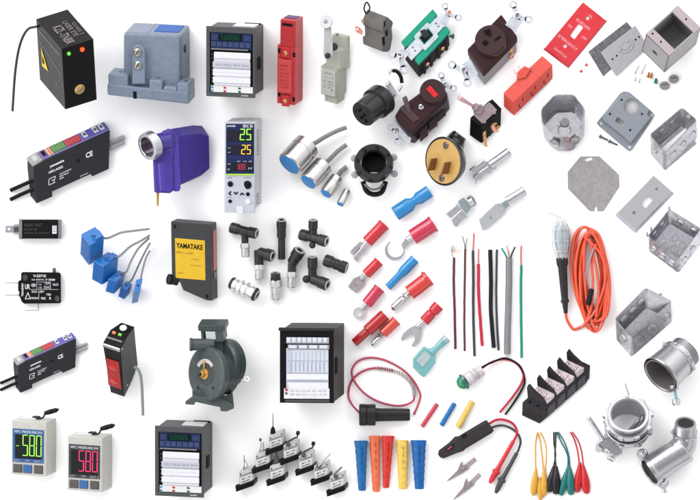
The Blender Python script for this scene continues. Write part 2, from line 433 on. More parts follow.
# --- fibre amplifiers (two of a kind)
def fibre_amplifier(z, k, label):
    t = T('fibre_amplifier', label, 'sensor amplifier', 'black fibre sensor amplifiers')
    side = [(168, 285), (218, 255), (550, 105), (545, 295), (462, 333), (455, 320), (262, 408), (262, 434), (183, 468), (168, 330)]
    w = V(-33 / z.sx, -40 / z.sy, -9 * k)
    t.part('housing', M().prism([z(x, y, 0) for x, y in side], w), mat('amplifier_black', (44, 44, 48), .4, coat=.15), bev=.3)
    O = z(218, 253, .2); U = z(550, 103, .2)
    s = F(O, U - O, w, V(-.25, -.85, .35) * k)
    t.part('top_strip', M().box(s, 0, 1, .04, .96, 0, 1.2), mat('strip_violet', (128, 120, 186), .4), bev=.3)
    O2 = z(170, 282, .2); e = F(O2, O - O2, w, V(-.6, -.7, .4) * k)
    t.part('lens_cap', M().box(e, -.1, 1, .02, .98, -.2, 1.6), mat('smoky_grey', (170, 164, 164), .3), bev=.4)
    t.part('fibre_lock', M().box(e, .3, .75, .2, .8, 1.6, 2.2), mat('pale_grey', (205, 205, 205), .4), bev=.2)
    segs = [(.02, .09, (112, 70, 150)), (.10, .13, (240, 190, 130)), (.14, .17, (240, 150, 80)), (.18, .37, (70, 110, 66)), (.38, .6, (150, 50, 70)), (.62, 1.0, (88, 84, 178))]
    for a0, a1, c in segs:
        t.part('strip_segment', M().box(s, a0, a1, .12, .9, 1.0, 1.7), mat('strip_%d_%d' % (c[0], c[2]), c, .4), bev=.15)
    for q in range(6): t.part('level_lamp', M().box(s, .19 + q * .03, .205 + q * .03, .2, .8, 1.7, 1.9), glow('lamp_green', (110, 170, 90), .15), bev=0)
    for q in range(6): t.part('level_lamp', M().box(s, .39 + q * .035, .408 + q * .035, .2, .8, 1.7, 1.9), glow('lamp_red', (214, 70, 70), .15), bev=0)
    for a in (.64, .8, .89):
        j = t.part('button', M().box(s, a, a + .065, .2, .8, 1.7, 2.6), mat('button_white', (214, 216, 222), .4), bev=.3)
        t.part('button_face', M().box(s, a + .015, a + .05, .38, .62, 2.6, 2.8), DGR, j, bev=0)
    t.part('tip_button', M().box(s, .03, .075, .25, .75, 1.7, 2.2), DARK, bev=.2)
    g = F(z(0, 0, 0), V(1 / z.sx * 1, -.45 / z.sy, 0), V(.1 / z.sx, 1 / z.sy, 0), V(0, 0, 1))   # runs along the slanted body
    def at(x, y): return (x - .1 * (y + .45 * x) / 1.045, (y + .45 * x) / 1.045)
    m = M()
    def wr(x, y, w_, h_, st, b=.02):
        a, b_ = at(x, y); m.text(g, a, a + w_, b_, b_ + h_, .05, st, b)
    wr(248, 278, 72, 15, 'yamatake', .05); wr(244, 308, 70, 12, 'HPX-AG02', .03); wr(428, 217, 34, 26, 'CE', .03)
    wr(298, 318, 58, 7, '12-24VDC'); wr(298, 330, 46, 7, 'MAX 40mA'); wr(298, 342, 20, 7, 'IP40'); wr(400, 330, 40, 6, 'JAPAN')
    for x0, y0, x1, y1 in ((243, 345, 276, 330), (243, 375, 276, 360), (258, 352, 272, 346)):
        m.face([z(x0, y0, .05), z(x1, y1, .05), z(x1, y1 + 3, .05), z(x0, y0 + 3, .05)])
    for x0, y0, x1, y1 in ((243, 345, 243, 378), (276, 330, 268, 362)):
        m.face([z(x0, y0, .05), z(x0 + 3, y0, .05), z(x1 + 3, y1, .05), z(x1, y1, .05)])
    t.part('lettering', m, PAP, bev=0)
    t.part('screw_hole', M().lathe(z(391, 253, -.5), V(0, 0, 1), [(0, 1.8 * k), (.6, 1.8 * k)], 16), DARK, bev=0)
    t.part('cable', M().tube([z(168, 350, -3 * k), z(110, 376, -5 * k), z(50, 402, -7 * k)], 2.0 * k), BLK, bev=0)
    t.part('cable', M().tube([z(175, 392, -3 * k), z(110, 420, -5 * k), z(50, 448, -7 * k)], 2.0 * k), BLK, bev=0)
    LC = mat('pale_cable', (176, 178, 180), .4)
    t.part('cable', M().tube([z(540, 166, -5 * k), z(622, 133, -6 * k)], 2.0 * k, smooth=False), LC, bev=0)
    t.part('cable', M().tube([z(540, 194, -5 * k), z(622, 160, -6 * k)], 2.0 * k, smooth=False), LC, bev=0)
    t.done()
fibre_amplifier(Z(0, 110, 5), 1.0, 'larger black fibre amplifier with coloured top strip, below the box sensor with lamps')
fibre_amplifier(Z(-7.6, 323.5, 6.56, 6.73), .76, 'smaller black fibre amplifier with coloured top strip, above the green 580 gauge')

# --- purple flame detector with metal ring
z = Z(130, 110, 4.762)
PUR = mat('purple_enamel', (70, 52, 158), .34, coat=.3, var=.07)
t = T('flame_detector', 'purple detector with a silver threaded ring and a yellow tip', 'detector')
A = [z(172, 92, -4), z(228, 130, 4), z(240, 360, 0), z(185, 370, -10)]
B = [z(345, 72, -30), z(379, 125, -24), z(382, 278, -26), z(338, 302, -34)]
A2 = [z(172, 92, -4), z(228, 130, 4), z(240, 360, 0), z(185, 370, -10)]
mid = [z(300, 70, -24), z(340, 118, -16), z(345, 310, -20), z(300, 335, -30)]
t.part('housing', M().loft([A, mid, B]), PUR, bev=1.4, seg=4)
t.part('flange', M().prism([z(x, y, 6) for x, y in ((180, 92), (206, 96), (232, 130), (244, 372), (238, 388), (212, 390), (190, 300))], V(-1, -1, -16)), mat('purple_enamel_flange', (80, 60, 172), .34, coat=.3), bev=1.2, seg=4)
t.part('front_column', M().prism([z(x, y, 9) for x, y in ((112, 236), (140, 196), (206, 180), (212, 385), (192, 398), (118, 395))], V(0, -.5, -18)), PUR, bev=2, seg=4)
t.part('neck', M().rod(z(190, 150, 0), z(112, 168, 7), 10.5, 10.0), PUR, bev=.8)
t.part('collar_block', M().prism([z(x, y, 8) for x, y in ((128, 150), (160, 98), (205, 96), (222, 140), (212, 240), (118, 240))], V(0, -.5, -20)), PUR, bev=3, seg=5)
t.part('conduit_bulge', M().rod(z(150, 250, 6), z(158, 388, 6), 4.6, 4.0), mat('purple_enamel_flange', (80, 60, 172)), bev=.8)
ax = V(-.82, .33, .62)
c = z(118, 165, 10)
m = M().ring(c, ax, 14.0, 10.2, 0, 9.4, 44)
k = t.part('metal_ring', m, STL, bev=.5)
m = M()
for q in range(4): m.ring(c, ax, 14.5, 13.6, 1 + q * 1.8, 1.9 + q * 1.8, 44)
t.part('thread', m, STL, k, bev=.1)
t.part('lens', M().lathe(c, ax, [(.5, 10.2), (2, 10)], 30), mat('dark_plum_glass', (60, 28, 60), .1, coat=.6), bev=0)
t.part('probe_tip', M().rod(z(135, 392, 2), z(134, 458, 2), 1.4, 1.0), mat('ochre', (196, 150, 40), .4), bev=.1)
t.part('name_plate', M().box(F(z(318, 86, -17), V(8, -1.5, -1), V(4.4, 6, 1), V(0, 0, 1)), 0, .01, 0, .01, 0, .1), PUR, bev=0)
t.done()

# --- white controller with two displays
z = Z(220, 115, 5)
t = T('temperature_controller', 'white controller with a green 25 above an orange 25 on a navy display', 'controller')
f = fr(z(26, 38), z(178, 38), z(24, 476), z(58, 10), z=(-3, -3, -46))
t.part('housing', M().box(f, .02, .99, .01, .99, .06, 1), mat('cool_white', (216, 218, 224), .42, var=.03), bev=.4)
t.part('front_frame', M().box(f, 0, 1, 0, 1.03, 0, .07), mat('cool_white2', (206, 210, 222), .42, var=.03), bev=.6)
k = t.part('display_panel', M().box(f, .05, .97, .02, .59, -.012, .02), mat('navy_glass', (28, 42, 92), .15, coat=.5), bev=.3)
t.part('display_window', M().box(f, .08, .94, .09, .225, -.018, -.008), mat('window_dark', (20, 26, 46), .12, coat=.5), k, bev=.1)
t.part('display_window', M().box(f, .08, .94, .26, .375, -.018, -.008), mat('window_dark', (20, 26, 46)), k, bev=.1)
t.part('display_window', M().box(f, .08, .94, .455, .56, -.018, -.008), mat('window_dark', (20, 26, 46)), k, bev=.1)
m = M(); m.digits(f, .5, .87, .075, .205, -.024, '25'); t.part('green_digits', m, glow('digit_green', (150, 240, 70), .9), k, bev=0)
m = M(); m.digits(f, .55, .86, .258, .365, -.024, '25'); t.part('orange_digits', m, glow('digit_orange', (245, 190, 60), .9), k, bev=0)
m = M(); m.digits(f, .38, .68, .475, .54, -.024, '188'); t.part('red_digits', m, glow('digit_red', (190, 50, 70), .7), k, bev=0)
m = M(); m.digits(f, .12, .4, .09, .2, -.022, '88'); m.digits(f, .3, .5, .27, .35, -.022, '88'); t.part('unlit_digits', m, mat('digit_off', (66, 44, 62), .4), k, bev=0)
m = M(); m.text(f, .08, .36, .032, .06, -.016, 'yamatake', .03); m.text(f, .6, .92, .028, .062, -.016, 'SDC 25', .03)
m.text(f, .12, .2, .285, .3, -.024, 'ev1'); m.text(f, .12, .2, .335, .35, -.024, 'ev2'); m.text(f, .1, .2, .47, .485, -.024, 'rsp'); m.text(f, .1, .18, .53, .545, -.024, 'man')
m.text(f, .42, .52, .44, .452, -.016, 'fb'); m.text(f, .62, .72, .44, .452, -.016, 'out'); m.text(f, .8, .9, .44, .452, -.016, 'at'); m.text(f, .78, .9, .515, .535, -.024, '8 8')
t.part('lettering', m, PAP, k, bev=0)
t.part('green_line', M().box(f, .08, .95, .588, .606, -.02, .02), glow('line_green', (170, 220, 60), .25), bev=.1)
m = M(); m.text(f, .1, .24, .625, .64, -.004, 'mode'); m.text(f, .62, .88, .625, .64, -.004, 'display'); m.text(f, .1, .24, .85, .862, -.004, 'para'); t.part('lettering', m, DGR, bev=0)
for a, b, r in ((.19, .705, 2.9), (.75, .715, 4.2), (.77, .82, 2.0), (.19, .90, 1.9)):
    t.part('button', M().lathe(f(a, b, 0), -f.w, [(0, r), (.5, r), (.8, r * .8)], 26), BLK, bev=.1)
def chev(a, b, dx, dy):
    d = 1.0
    pts = [(-1, 0), (.5, -1.6), (1.1, -1.1), (.2, 0), (1.1, 1.1), (.5, 1.6)]
    out = []
    for x, y in pts:
        X, Y = (x * dx - y * dy, x * dy + y * dx)
        out.append(f(a + X * 1.5 / f.u.length, b + Y * 1.5 / f.v.length, -.01))
    return out
for a, b, dx, dy in ((.18, .81, 1, 0), (.38, .81, 0, -1), (.58, .815, 0, 1)): t.part('arrow_key', M().prism(chev(a, b, dx, dy), f.w * .02), DARK, bev=0)
t.part('cover_nub', M().lathe(f(.78, .905, 0), -f.w, [(0, 2.8), (.8, 2.4)], 22), WHT, bev=.2)
t.part('latch', M().box(f, .4, .62, .955, 1.04, -.015, .03), WHT, bev=.2)
g = F(f(.99, 0, 0), f.w, f.v, f.u)
for b0, n_ in ((.12, 9), (.84, 4)):
    m = M()
    for q in range(n_): m.box(g, .28, .62, b0 + q * .033, b0 + q * .033 + .011, -.002, .012)
    t.part('side_vent', m, MGR, bev=0)
t.done()

# --- cylindrical proximity sensors
z = Z(265, 115, 5)
NIC = mat('satin_nickel', (186, 184, 182), .22, metal=.9, var=.02, bump=0)
BLU = mat('sensor_blue', (34, 140, 216), .5, var=.05)
def prox(fc, bc, r, cab, cr, label):
    t = T('cylindrical_sensor', label, 'proximity sensor', 'round metal sensors with blue faces')
    a, b = z(*fc), z(*bc); d2 = (a - b); Ld = d2.length; ax = V(d2.x, d2.y, Ld * .5)
    Lr = ax.length
    p = b
    m = M().lathe(p, ax, [(0, r * .9), (.8, r), (Lr * .28, r), (Lr * .30, r * .94), (Lr * .34, r * .94), (Lr * .36, r), (Lr - 1.4, r), (Lr, r * .92)], 48)
    t.part('barrel', m, NIC, bev=0, ang=25)
    t.part('sensing_face', M().lathe(p + ax, ax, [(-1, r * .86), (.25, r * .86), (.5, r * .8)], 44), BLU, bev=0)
    P = [p + V(cab[0][0] / 5 * 0, 0, 0)] + [z(x, y, -2) for x, y in cab]
    t.part('cable', M().tube(P, cr), mat('grey_cable_jacket', (140, 140, 140)), bev=0)
    t.done()
prox((122, 250), (212, 150), 13.6, [(245, 143), (300, 110), (360, 80), (408, 62)], 2.2, 'largest round metal sensor, widest blue face')
prox((216, 336), (294, 248), 9.9, [(322, 222), (365, 180), (408, 148)], 2.2, 'second largest round metal sensor, next to the widest one')
prox((304, 394), (361, 314), 6.7, [(376, 285), (394, 270), (408, 258)], 2.2, 'second smallest round metal sensor, with a small blue face')
prox((376, 446), (412, 378), 4.0, [(410, 386), (410, 384)], 1.6, 'smallest round metal sensor, cut short at its cable end')

# --- plug-in relay seen from above
z = Z(0, 205, 4.545); g = z.flat()
t = T('miniature_relay', 'black rectangular relay with metal tab and small white window', 'relay')
t.part('housing', M().box(g, 100, 264, 66, 153, 0, 11), BLK, bev=.5)
t.part('end_plate', M().box(g, 86, 101, 64, 155, 0, 11.5), mat('end_grey', (150, 150, 150), .4, metal=.4), bev=.3)
t.part('end_plate', M().box(g, 263, 279, 66, 153, 0, 10), mat('end_grey', (150, 150, 150)), bev=.3)
m = M(); m.plate(g, [(24, 94), (58, 94), (66, 88), (87, 88), (87, 132), (66, 132), (58, 126), (24, 126)], [g.circ(40, 109, 1.2, 14)], 5, 6)
t.part('terminal_tab', m, GAL, bev=.15)
t.part('terminal_post', M().box(g, 62, 84, 100, 122, 4, 8), DGR, bev=.3)
t.part('window', M().box(g, 238, 258, 94, 131, 11, 11.3), WHT, bev=.1)
m = M()
for q in range(3): m.box(g, 242, 254, 99 + q * 10, 102 + q * 10, 11.3, 11.35)
t.part('lettering', m, MGR, bev=0)
m = M(); m.text(g, 112, 190, 84, 98, 11.05, 'RELAY UNIT'); m.text(g, 112, 170, 106, 116, 11.05, 'DC24V 5A'); m.text(g, 112, 222, 124, 134, 11.05, 'MADE IN JAPAN')
t.part('lettering', m, DGR, bev=0)
t.done()

# --- micro switch
z = Z(0, 260, 9.615); g = z.flat()
t = T('micro_switch', 'flat black micro switch with two white holes, thin pins and rows of white print', 'micro switch')
out = [(215, 115), (570, 120), (583, 135), (586, 400), (575, 416), (230, 420), (205, 396), (196, 365), (180, 340), (186, 310), (174, 296), (174, 210), (184, 196), (202, 194), (203, 130)]
t.part('housing', M().plate(g, out, [g.circ(237, 166, 2.5, 22, 3.2), g.circ(547, 369, 2.6, 22, 3.2)], 0, 8), BLK, bev=.35)
t.part('plunger', M().rod(z(520, 122, 4.5), z(520, 76, 4.5), 1.7, 1.6), mat('plunger_grey', (96, 96, 96), .5), bev=.4)
PIN = mat('pin_grey', (176, 176, 178), .35, metal=.5)
t.part('terminal_pin', M().box(g, 44, 180, 217, 226, 4, 5), PIN, bev=.1)
t.part('terminal_pin', M().box(g, 44, 190, 332, 341, 4, 5), PIN, bev=.1)
t.part('terminal_pin', M().box(g, 364, 373, 415, 484, 4, 5).box(g, 235, 370, 480, 488, 3.9, 5.1), PIN, bev=.1)
m = M()
m.text(g, 318, 442, 140, 166, 8.05, 'V-5271E', .03); m.text(g, 305, 425, 182, 196, 8.05, '15A 250VAC', .02); m.text(g, 440, 528, 180, 200, 8.05, 'P 7008', .03)
m.text(g, 240, 288, 232, 280, 8.05, 'UR', .03); m.text(g, 372, 400, 228, 242, 8.05, '15A'); m.text(g, 430, 480, 214, 236, 8.05, '1/2HP')
m.text(g, 510, 560, 224, 248, 8.05, 'N.O', .02); m.text(g, 372, 400, 256, 274, 8.05, '125'); m.text(g, 420, 482, 250, 276, 8.05, '250VAC')
m.text(g, 305, 425, 294, 314, 8.05, '0.5A 125V', .02); m.text(g, 298, 372, 356, 380, 8.05, '10(3)A', .02); m.text(g, 392, 440, 356, 380, 8.05, 'VAC', .03); m.text(g, 474, 494, 356, 380, 8.05, 'R', .03)
m.text(g, 442, 490, 322, 342, 8.05, 'T85', .02)
for a in ((352, 210, 486, 212), (290, 282, 560, 284), (352, 210, 354, 284), (372, 300, 374, 380), (484, 210, 486, 284)): m.box(g, a[0], a[2] + 1, a[1], a[3] + 1, 8, 8.06)
m.plate(g, [(238, 376), (268, 306), (298, 376)], [[(248, 370), (268, 322), (288, 370)]], 8, 8.05)
gv = F(g(226, 226, 0), g.v, -g.u, g.w)
m.text(gv, 0, 124, 0, 20, 8.05, 'HONEYWELL', .03)
t.part('lettering', m, PAP, bev=0)
t.part('certification_mark', M().lathe(z(322, 242, 8), V(0, 0, 1), [(0, 1.9), (.06, 1.9)], 24, squash=1.3), GPR, bev=0)
t.done()

# --- square blue proximity sensors with grey leads
z = Z(70, 210, 4.667)
SB = mat('square_sensor_blue', (26, 122, 206), .42, var=.05, coat=.1)
def sq(O, U, Vv, W, cab, r, label, lug=True):
    t = T('square_sensor', label, 'proximity sensor', 'square blue sensors with grey leads')
    f = fr(z(*O), z(*U), z(*Vv), z(*W))
    t.part('housing', M().box(f, 0, 1, 0, 1, 0, 1), SB, bev=.5)
    if lug:
        t.part('step', M().box(f, .45, .98, -.1, .05, .05, .6), SB, bev=.4)
    t.part('mounting_hole', M().lathe(f(.5, -.005 if not lug else -.1, .5 if not lug else .3), -f.v, [(0, 1.3), (.1, 1.3)], 16), mat('hole_blue', (18, 60, 110), .6), bev=0)
    t.part('sensing_face', M().box(f, .08, .92, .08, .92, -.015, .02) if False else M().box(F(f.O, f.w, f.v, f.u), .08, .9, .08, .92, -.02, .01), mat('face_blue', (24, 98, 176), .5), bev=.1)
    c = [f(.92, .2, .8)] + [z(x, y, -12) for x, y in cab]
    t.part('cable', M().tube(c, r), mat('lead_grey', (150, 150, 154), .45), bev=0)
    t.done()
sq((98, 165), (163, 130), (88, 258), (56, 112), [(172, 132), (240, 106), (310, 96), (374, 88)], 1.25, 'largest cube shaped blue sensor with the longest lead')
sq((160, 262), (228, 220), (150, 350), (112, 236), [(230, 216), (280, 172), (330, 145), (374, 118)], 1.25, 'second largest blue sensor with a round hole in its top')
sq((222, 332), (260, 292), (207, 392), (182, 320), [(262, 290), (285, 240), (320, 180), (372, 130)], 1.05, 'middle sized blue sensor, third along the row of five', False)
sq((268, 372), (291, 345), (254, 418), (238, 358), [(288, 325), (310, 280), (340, 215), (374, 152)], .95, 'second smallest blue sensor, next to the narrowest one', False)
sq((298, 388), (327, 380), (287, 438), (312, 324), [(332, 318), (342, 270), (355, 225), (374, 188)], .95, 'narrowest long blue sensor at the end of the row', False)

# --- dark grey sensor with yellow name label
z = Z(165, 215, 5.556)
t = T('photoelectric_sensor', 'dark grey upright sensor with a large yellow YAMATAKE label and red side window', 'sensor')
f = fr(z(34, 36), z(254, 54), z(40, 420), z(66, 20), z=(-4, -5, -16))
poly = [(0, 0), (1, 0), (1, 1.1), (.86, 1.1), (.28, .98), (.2, .87), (0, .8)]
m = M(); m.prism([f(a, b, 0) for a, b in poly], f.w); t.part('housing', m, mat('charcoal_plastic', (70, 70, 72), .45), bev=.6)
k = t.part('label', M().box(f, .1, .85, .235, .81, -.02, .01), mat('label_yellow', (244, 198, 30), .5, var=.03), bev=.1)
m = M(); m.text(f, .13, .8, .30, .375, -.03, 'YAMATAKE', .03); t.part('lettering', m, DARK, k, bev=0)
m = M(); m.text(f, .13, .56, .42, .45, -.03, 'HPD-C LASER', .01); m.text(f, .5, .7, .51, .53, -.03, 'CLASS 2'); m.text(f, .48, .76, .60, .62, -.03, 'DC12-24V'); m.text(f, .14, .3, .72, .75, -.03, 'JAPAN')
t.part('lettering', m, mat('ochre_print', (176, 136, 20), .7), k, bev=0)
for a, b in ((.08, .07), (.86, 1.04)): t.part('screw', M().lathe(f(a, b, 0), -f.w, [(0, 2), (.2, 2)], 16), DARK, bev=0)
g = F(f(1, 0, 0), f.w, f.v, f.u)
t.part('lens_window', M().box(g, .3, .8, .1, .68, -.01, .02), mat('lens_red', (176, 30, 34), .15, coat=.6), bev=.2)
t.part('lens_window', M().box(g, .3, .8, .70, .8, -.01, .02), mat('lens_dark', (54, 30, 32), .15, coat=.6), bev=.2)
k = t.part('connector', M().rod(z(70, 366, -9), z(22, 356, -5), 4.9, 4.6), mat('connector_dark', (46, 46, 48), .4), bev=.4)
t.part('connector_ring', M().ring(z(22, 356, -5), V(-1, -.2, .45), 5.4, 3.4, -3, .6), BLK, k, bev=.3)
t.done()

# --- push-in fittings
z = Z(220, 210, 5)
FB = mat('fitting_black', (52, 52, 55), .36, coat=.2)
FM = mat('fitting_metal', (216, 216, 214), .28, metal=.8, var=.08)
RIM = mat('release_grey', (186, 186, 186), .4)
def port(t, p, ax, r, body=None):
    t.part('release_ring', M().ring(p, ax, r * .84, r * .5, -.6, 1.0, 26), RIM, body, bev=.15)
    t.part('bore', M().lathe(p, ax, [(-.5, r * .52), (.2, r * .52)], 22), DARK, body, bev=0)
def arm(t, a, b, r, name='body', parent=None, zz=None):
    """black tube from a to b that ends in a port at b"""
    A, B = z(*a), z(*b); d = B - A; L_ = d.length
    m = M().lathe(A, d, [(-r * .4, r * .5), (0, r * .86), (L_ * .45, r * .86), (L_ * .5, r), (L_ - .5, r), (L_, r * .93)], 28)
    i = t.part(name, m, FB, parent, bev=0, ang=28)
    port(t, B, d, r, i); return i
def stem(t, a, b, r):
    A, B = z(*a), z(*b); d = B - A; L_ = d.length
    m = M().lathe(A, d, [(0, r), (L_ * .34, r)], 6); k = t.part('hex_collar', m, FM, bev=.3)
    pr = [(L_ * .3, r * .82)]
    n = 6
    for q in range(n):
        s0 = L_ * (.34 + .62 * q / n); pr += [(s0, r * .78), (s0 + L_ * .05, r * .92)]
    pr += [(L_ * .98, r * .74), (L_, r * .6)]
    t.part('threaded_stem', M().lathe(A, d, pr, 26), FM, bev=0, ang=20)
G = 'black push-in tube fittings'
t = T('tube_fitting', 'tee fitting with a wide black crossbar on a threaded white metal stem', 'fitting', G)
arm(t, (108, 103, 0), (183, 118, 5), 5.6); arm(t, (128, 107, 0), (56, 88, -5), 5.6); t.part('body', M().rod(z(124, 110), z(126, 172), 3.6), FB, bev=.3); stem(t, (126, 168, 0), (127, 238, 1), 5.2); t.done()
t = T('tube_fitting', 'right angle elbow fitting with a metal threaded stem below its black body', 'fitting', G)
arm(t, (200, 212, 0), (262, 230, 6), 6.2); t.part('body', M().rod(z(193, 200), z(195, 282), 4.6), FB, bev=.8); stem(t, (195, 276, 0), (197, 352, 1), 5.6); t.done()
t = T('tube_fitting', 'shiny metal bulkhead fitting with two hex nuts and black rims', 'fitting', G)
A, B = z(62, 366, 0), z(180, 424, 7); d = B - A; Lt = d.length
t.part('body', M().lathe(A, d, [(0, 6.4), (Lt * .2, 6.8), (Lt * .22, 5.6), (Lt * .75, 5.8), (Lt * .76, 6.8), (Lt, 6.6)], 30), FM, bev=0, ang=25)
for s0 in (.3, .52): t.part('hex_nut', M().lathe(A + d * s0, d, [(0, 8.2), (Lt * .1, 8.2)], 6), FM, bev=.3)
t.part('black_rim', M().lathe(A, d, [(-1.8, 5.6), (0, 6.6), (1.6, 6.6)], 28), FB, bev=.2)
t.part('black_rim', M().lathe(A, d, [(Lt - 2, 7), (Lt, 7), (Lt + .8, 6.2)], 28), FB, bev=.2)
port(t, B + d.normalized() * .8, d, 6.4); t.done()
t = T('tube_fitting', 'plain straight black plug-in reducer standing upright', 'fitting', G)
t.part('stem', M().rod(z(308, 125, 0), z(308, 248, 0), 3.7, 3.6), FB, bev=.3); t.part('body', M().lathe(z(307, 135, 0), z(307, 55, 3) - z(307, 135, 0), [(-1, 3.7), (0, 4.6), (9, 4.6), (10, 5), (15.6, 5), (16, 4.4)], 26), FB, bev=0)
port(t, z(307, 52, 3.4), V(0, -1, .5), 4.8); t.done()
t = T('tube_fitting', 'short straight metal fitting with black top collar and hex body', 'fitting', G)
stem(t, (279, 352, 0), (281, 452, 0), 6.4); t.part('body', M().lathe(z(278, 358), V(0, -1, .35), [(0, 5.2), (4, 5.2), (4.2, 4.6), (8.5, 4.9), (9, 4.6)], 26), FB, bev=0); port(t, z(277, 320, 3), V(0, -1, .55), 5); t.done()
t = T('tube_fitting', 'fitting bent at forty five degrees with a metal threaded stem', 'fitting', G)
arm(t, (362, 262, 0), (398, 203, 7), 6.4); t.part('body', M().tube([z(372, 246), z(361, 270), z(359, 320)], 4.3), FB, bev=.3); stem(t, (360, 312, 0), (360, 392, 1), 5.6); t.done()
t = T('tube_fitting', 'black tee fitting with one port straight up and a knob below, no metal stem', 'fitting', G)
arm(t, (462, 138, 0), (532, 157, 6), 5.8); arm(t, (472, 140, 0), (404, 122, -6), 5.8); arm(t, (465, 130, 0), (466, 52, 4), 4.8)
t.part('knob', M().ball(z(462, 176, 3), 3.4), FB, bev=0); t.done()
t = T('tube_fitting', 'black elbow fitting with a round ball at its corner', 'fitting', G)
arm(t, (462, 345, 0), (536, 374, 7), 6.2); arm(t, (462, 340, 0), (463, 237, 4), 5.0); t.part('knob', M().ball(z(432, 346, 2), 4), FB, bev=0); t.done()
t = T('tube_fitting', 'black two ended coupling lying at a slant beside the tee with the upright port', 'fitting', G)
arm(t, (574, 270, 0), (632, 290, 2), 6.2); arm(t, (592, 274, 0), (526, 250, -4), 6.2); t.done()

# --- black photo sensor with red lenses
z = Z(0, 305, 4.375)
t = T('photo_sensor', 'black wedge shaped photo sensor with two glossy red lenses and a grey cable', 'sensor')
f = fr(z(532, 190), z(455, 165), z(545, 402), z(592, 82))
t.part('housing', M().loft([[f(0, 0, 0), f(1, 0, 0), f(.8, 1, 0), f(0, 1, 0)], [f(0, .0, .55), f(1, 0, .55), f(.9, .95, .5), f(0, .95, .55)], [f(0, .05, 1), f(.75, .05, 1), f(.7, .84, 1), f(0, .84, 1)]]), BLK, bev=.7)
k = t.part('lens_window', M().box(f, .12, .86, .28, .84, -.03, .02), mat('window_red', (186, 20, 12), .3, coat=.15), bev=.3)
for b in (.42, .7): t.part('lens', M().lathe(f(.48, b, -.02), -f.w, [(0, 5.6), (.3, 5), (.6, 3), (.7, 1)], 28), mat('lens_bright_red', (214, 28, 14), .25, coat=.2), k, bev=0, ang=60)
t.part('silver_edge', M().box(f, .02, .98, .0, .05, -.03, .02), STL, bev=.15)
t.part('silver_edge', M().box(f, .1, .98, -.012, .02, .22, .28), MGR, bev=.1)
k = t.part('dial', M().lathe(f(.42, -.0, .74), -f.v, [(0, 3.8), (1, 3.6)], 24), WHT, bev=.3)
t.part('indicator_lamp', M().box(f, .64, .82, -.018, .02, .43, .51), glow('lamp_orange2', (240, 120, 70), .5), bev=.2, label='orange lamp')
t.part('indicator_lamp', M().box(f, .3, .48, -.018, .02, .43, .51), glow('lamp_green2', (120, 190, 60), .4), bev=.2, label='green lamp')
g = F(f(0, 0, 0), f.w, f.v, f.u)
for a, b in ((.12, .06), (.25, .88)): t.part('screw', M().lathe(g(a, b, 0), -f.u, [(0, 1.2), (.2, 1)], 14), STL, bev=0)
t.part('cable', M().tube([z(592, 266, -14), z(612, 285, -15), z(624, 340, -16), z(630, 480, -16)], 1.5), mat('slate_cable', (132, 142, 142), .5), bev=0)
t.done()

# --- actuator motor
z = Z(170, 305, 3.889)
def poly0(z, pts, h): return [z(x, y, h) for x, y in pts]
MG = mat('slate_green_enamel', (82, 92, 92), .42, coat=.2, var=.08)
MG2 = mat('slate_green_enamel_dark', (70, 80, 80), .42, coat=.2, var=.08)
t = T('control_motor', 'dark grey green control motor with a round dial face on a footed base', 'motor')
ax = V(-.74, .03, .67)
c = z(142, 266, 0)
t.part('gear_case', M().lathe(c, ax, [(-9, 25), (-7, 27), (-1, 27.4), (0, 26.6), (.6, 24)], 56), MG, bev=.3)
t.part('motor_drum', M().lathe(c - ax * 8, -ax, [(0, 22), (17, 22), (19.5, 20), (20.5, 15)], 44), MG2, bev=.3)
t.part('rear_drum', M().lathe(z(206, 226, -16), -ax, [(-4, 22), (-2, 24.4), (3, 24.4), (3.2, 23.6), (4, 23.6), (4.2, 24.4), (8, 24.4), (8.2, 23.6), (9, 23.6), (9.2, 24.4), (11, 23), (12, 18)], 48), MG2, bev=0, ang=25)
t.part('drum_cap', M().ring(c - ax * 26, ax, 20, 14, -1, 1.5), MG, bev=.3)
f = fr(z(110, 84), z(208, 84), z(116, 138), z(124, 60), z=(-2, -2, -16)); f.O.z = 2
t.part('terminal_box', M().box(f, .08, .96, .2, 1.1, .05, 1), MG, bev=.5)
t.part('lid', M().box(f, 0, 1.06, -.1, .3, 0, 1.05), MG2, bev=.6)
t.part('name_plate', M().box(f, .28, .66, .35, .9, .0, .06), mat('plate_pale', (214, 222, 222), .4), bev=.1)
t.part('name_plate_edge', M().box(f, .2, .28, .35, .9, .0, .06), BLK, bev=.1)
t.part('conduit', M().rod(z(170, 152, -4), z(84, 152, 2), 6.0), MG, bev=.6); t.part('conduit_cap', M().lathe(z(90, 152, 2), V(-1, 0, .1), [(0, 6.6), (3, 6.6)], 30), MG2, bev=.5)
t.part('upper_casing', M().prism(poly0(z, [(88, 134), (222, 130), (246, 146), (252, 200), (236, 250), (150, 215)], -9), V(0, 0, -9)), MG, bev=2.2, seg=4); t.part('side_plug', M().lathe(z(238, 172, -11), V(1, .1, .4), [(0, 3), (1, 3)], 20), DGR, bev=.2)
k = t.part('dial_plate', M().lathe(c + ax * .8, ax, [(0, 11.6), (.3, 11.4)], 44), MG2, bev=.1)
a_, b_, n_ = V(.67, 0, .74).normalized(), V(0, 1, 0), ax.normalized()
q0 = c + n_ * 1.3
def dl(th, r): return q0 + a_ * (r * math.sin(th)) - b_ * (r * math.cos(th))
m = M(); n = 20
for q in range(n):
    t0, t1 = -.95 + 1.9 * q / n, -.95 + 1.9 * (q + 1) / n
    m.face([dl(t0, 15), dl(t1, 15), dl(t1, 11), dl(t0, 11)])
t.part('dial_scale', m, WHT, k, bev=0)
m = M()
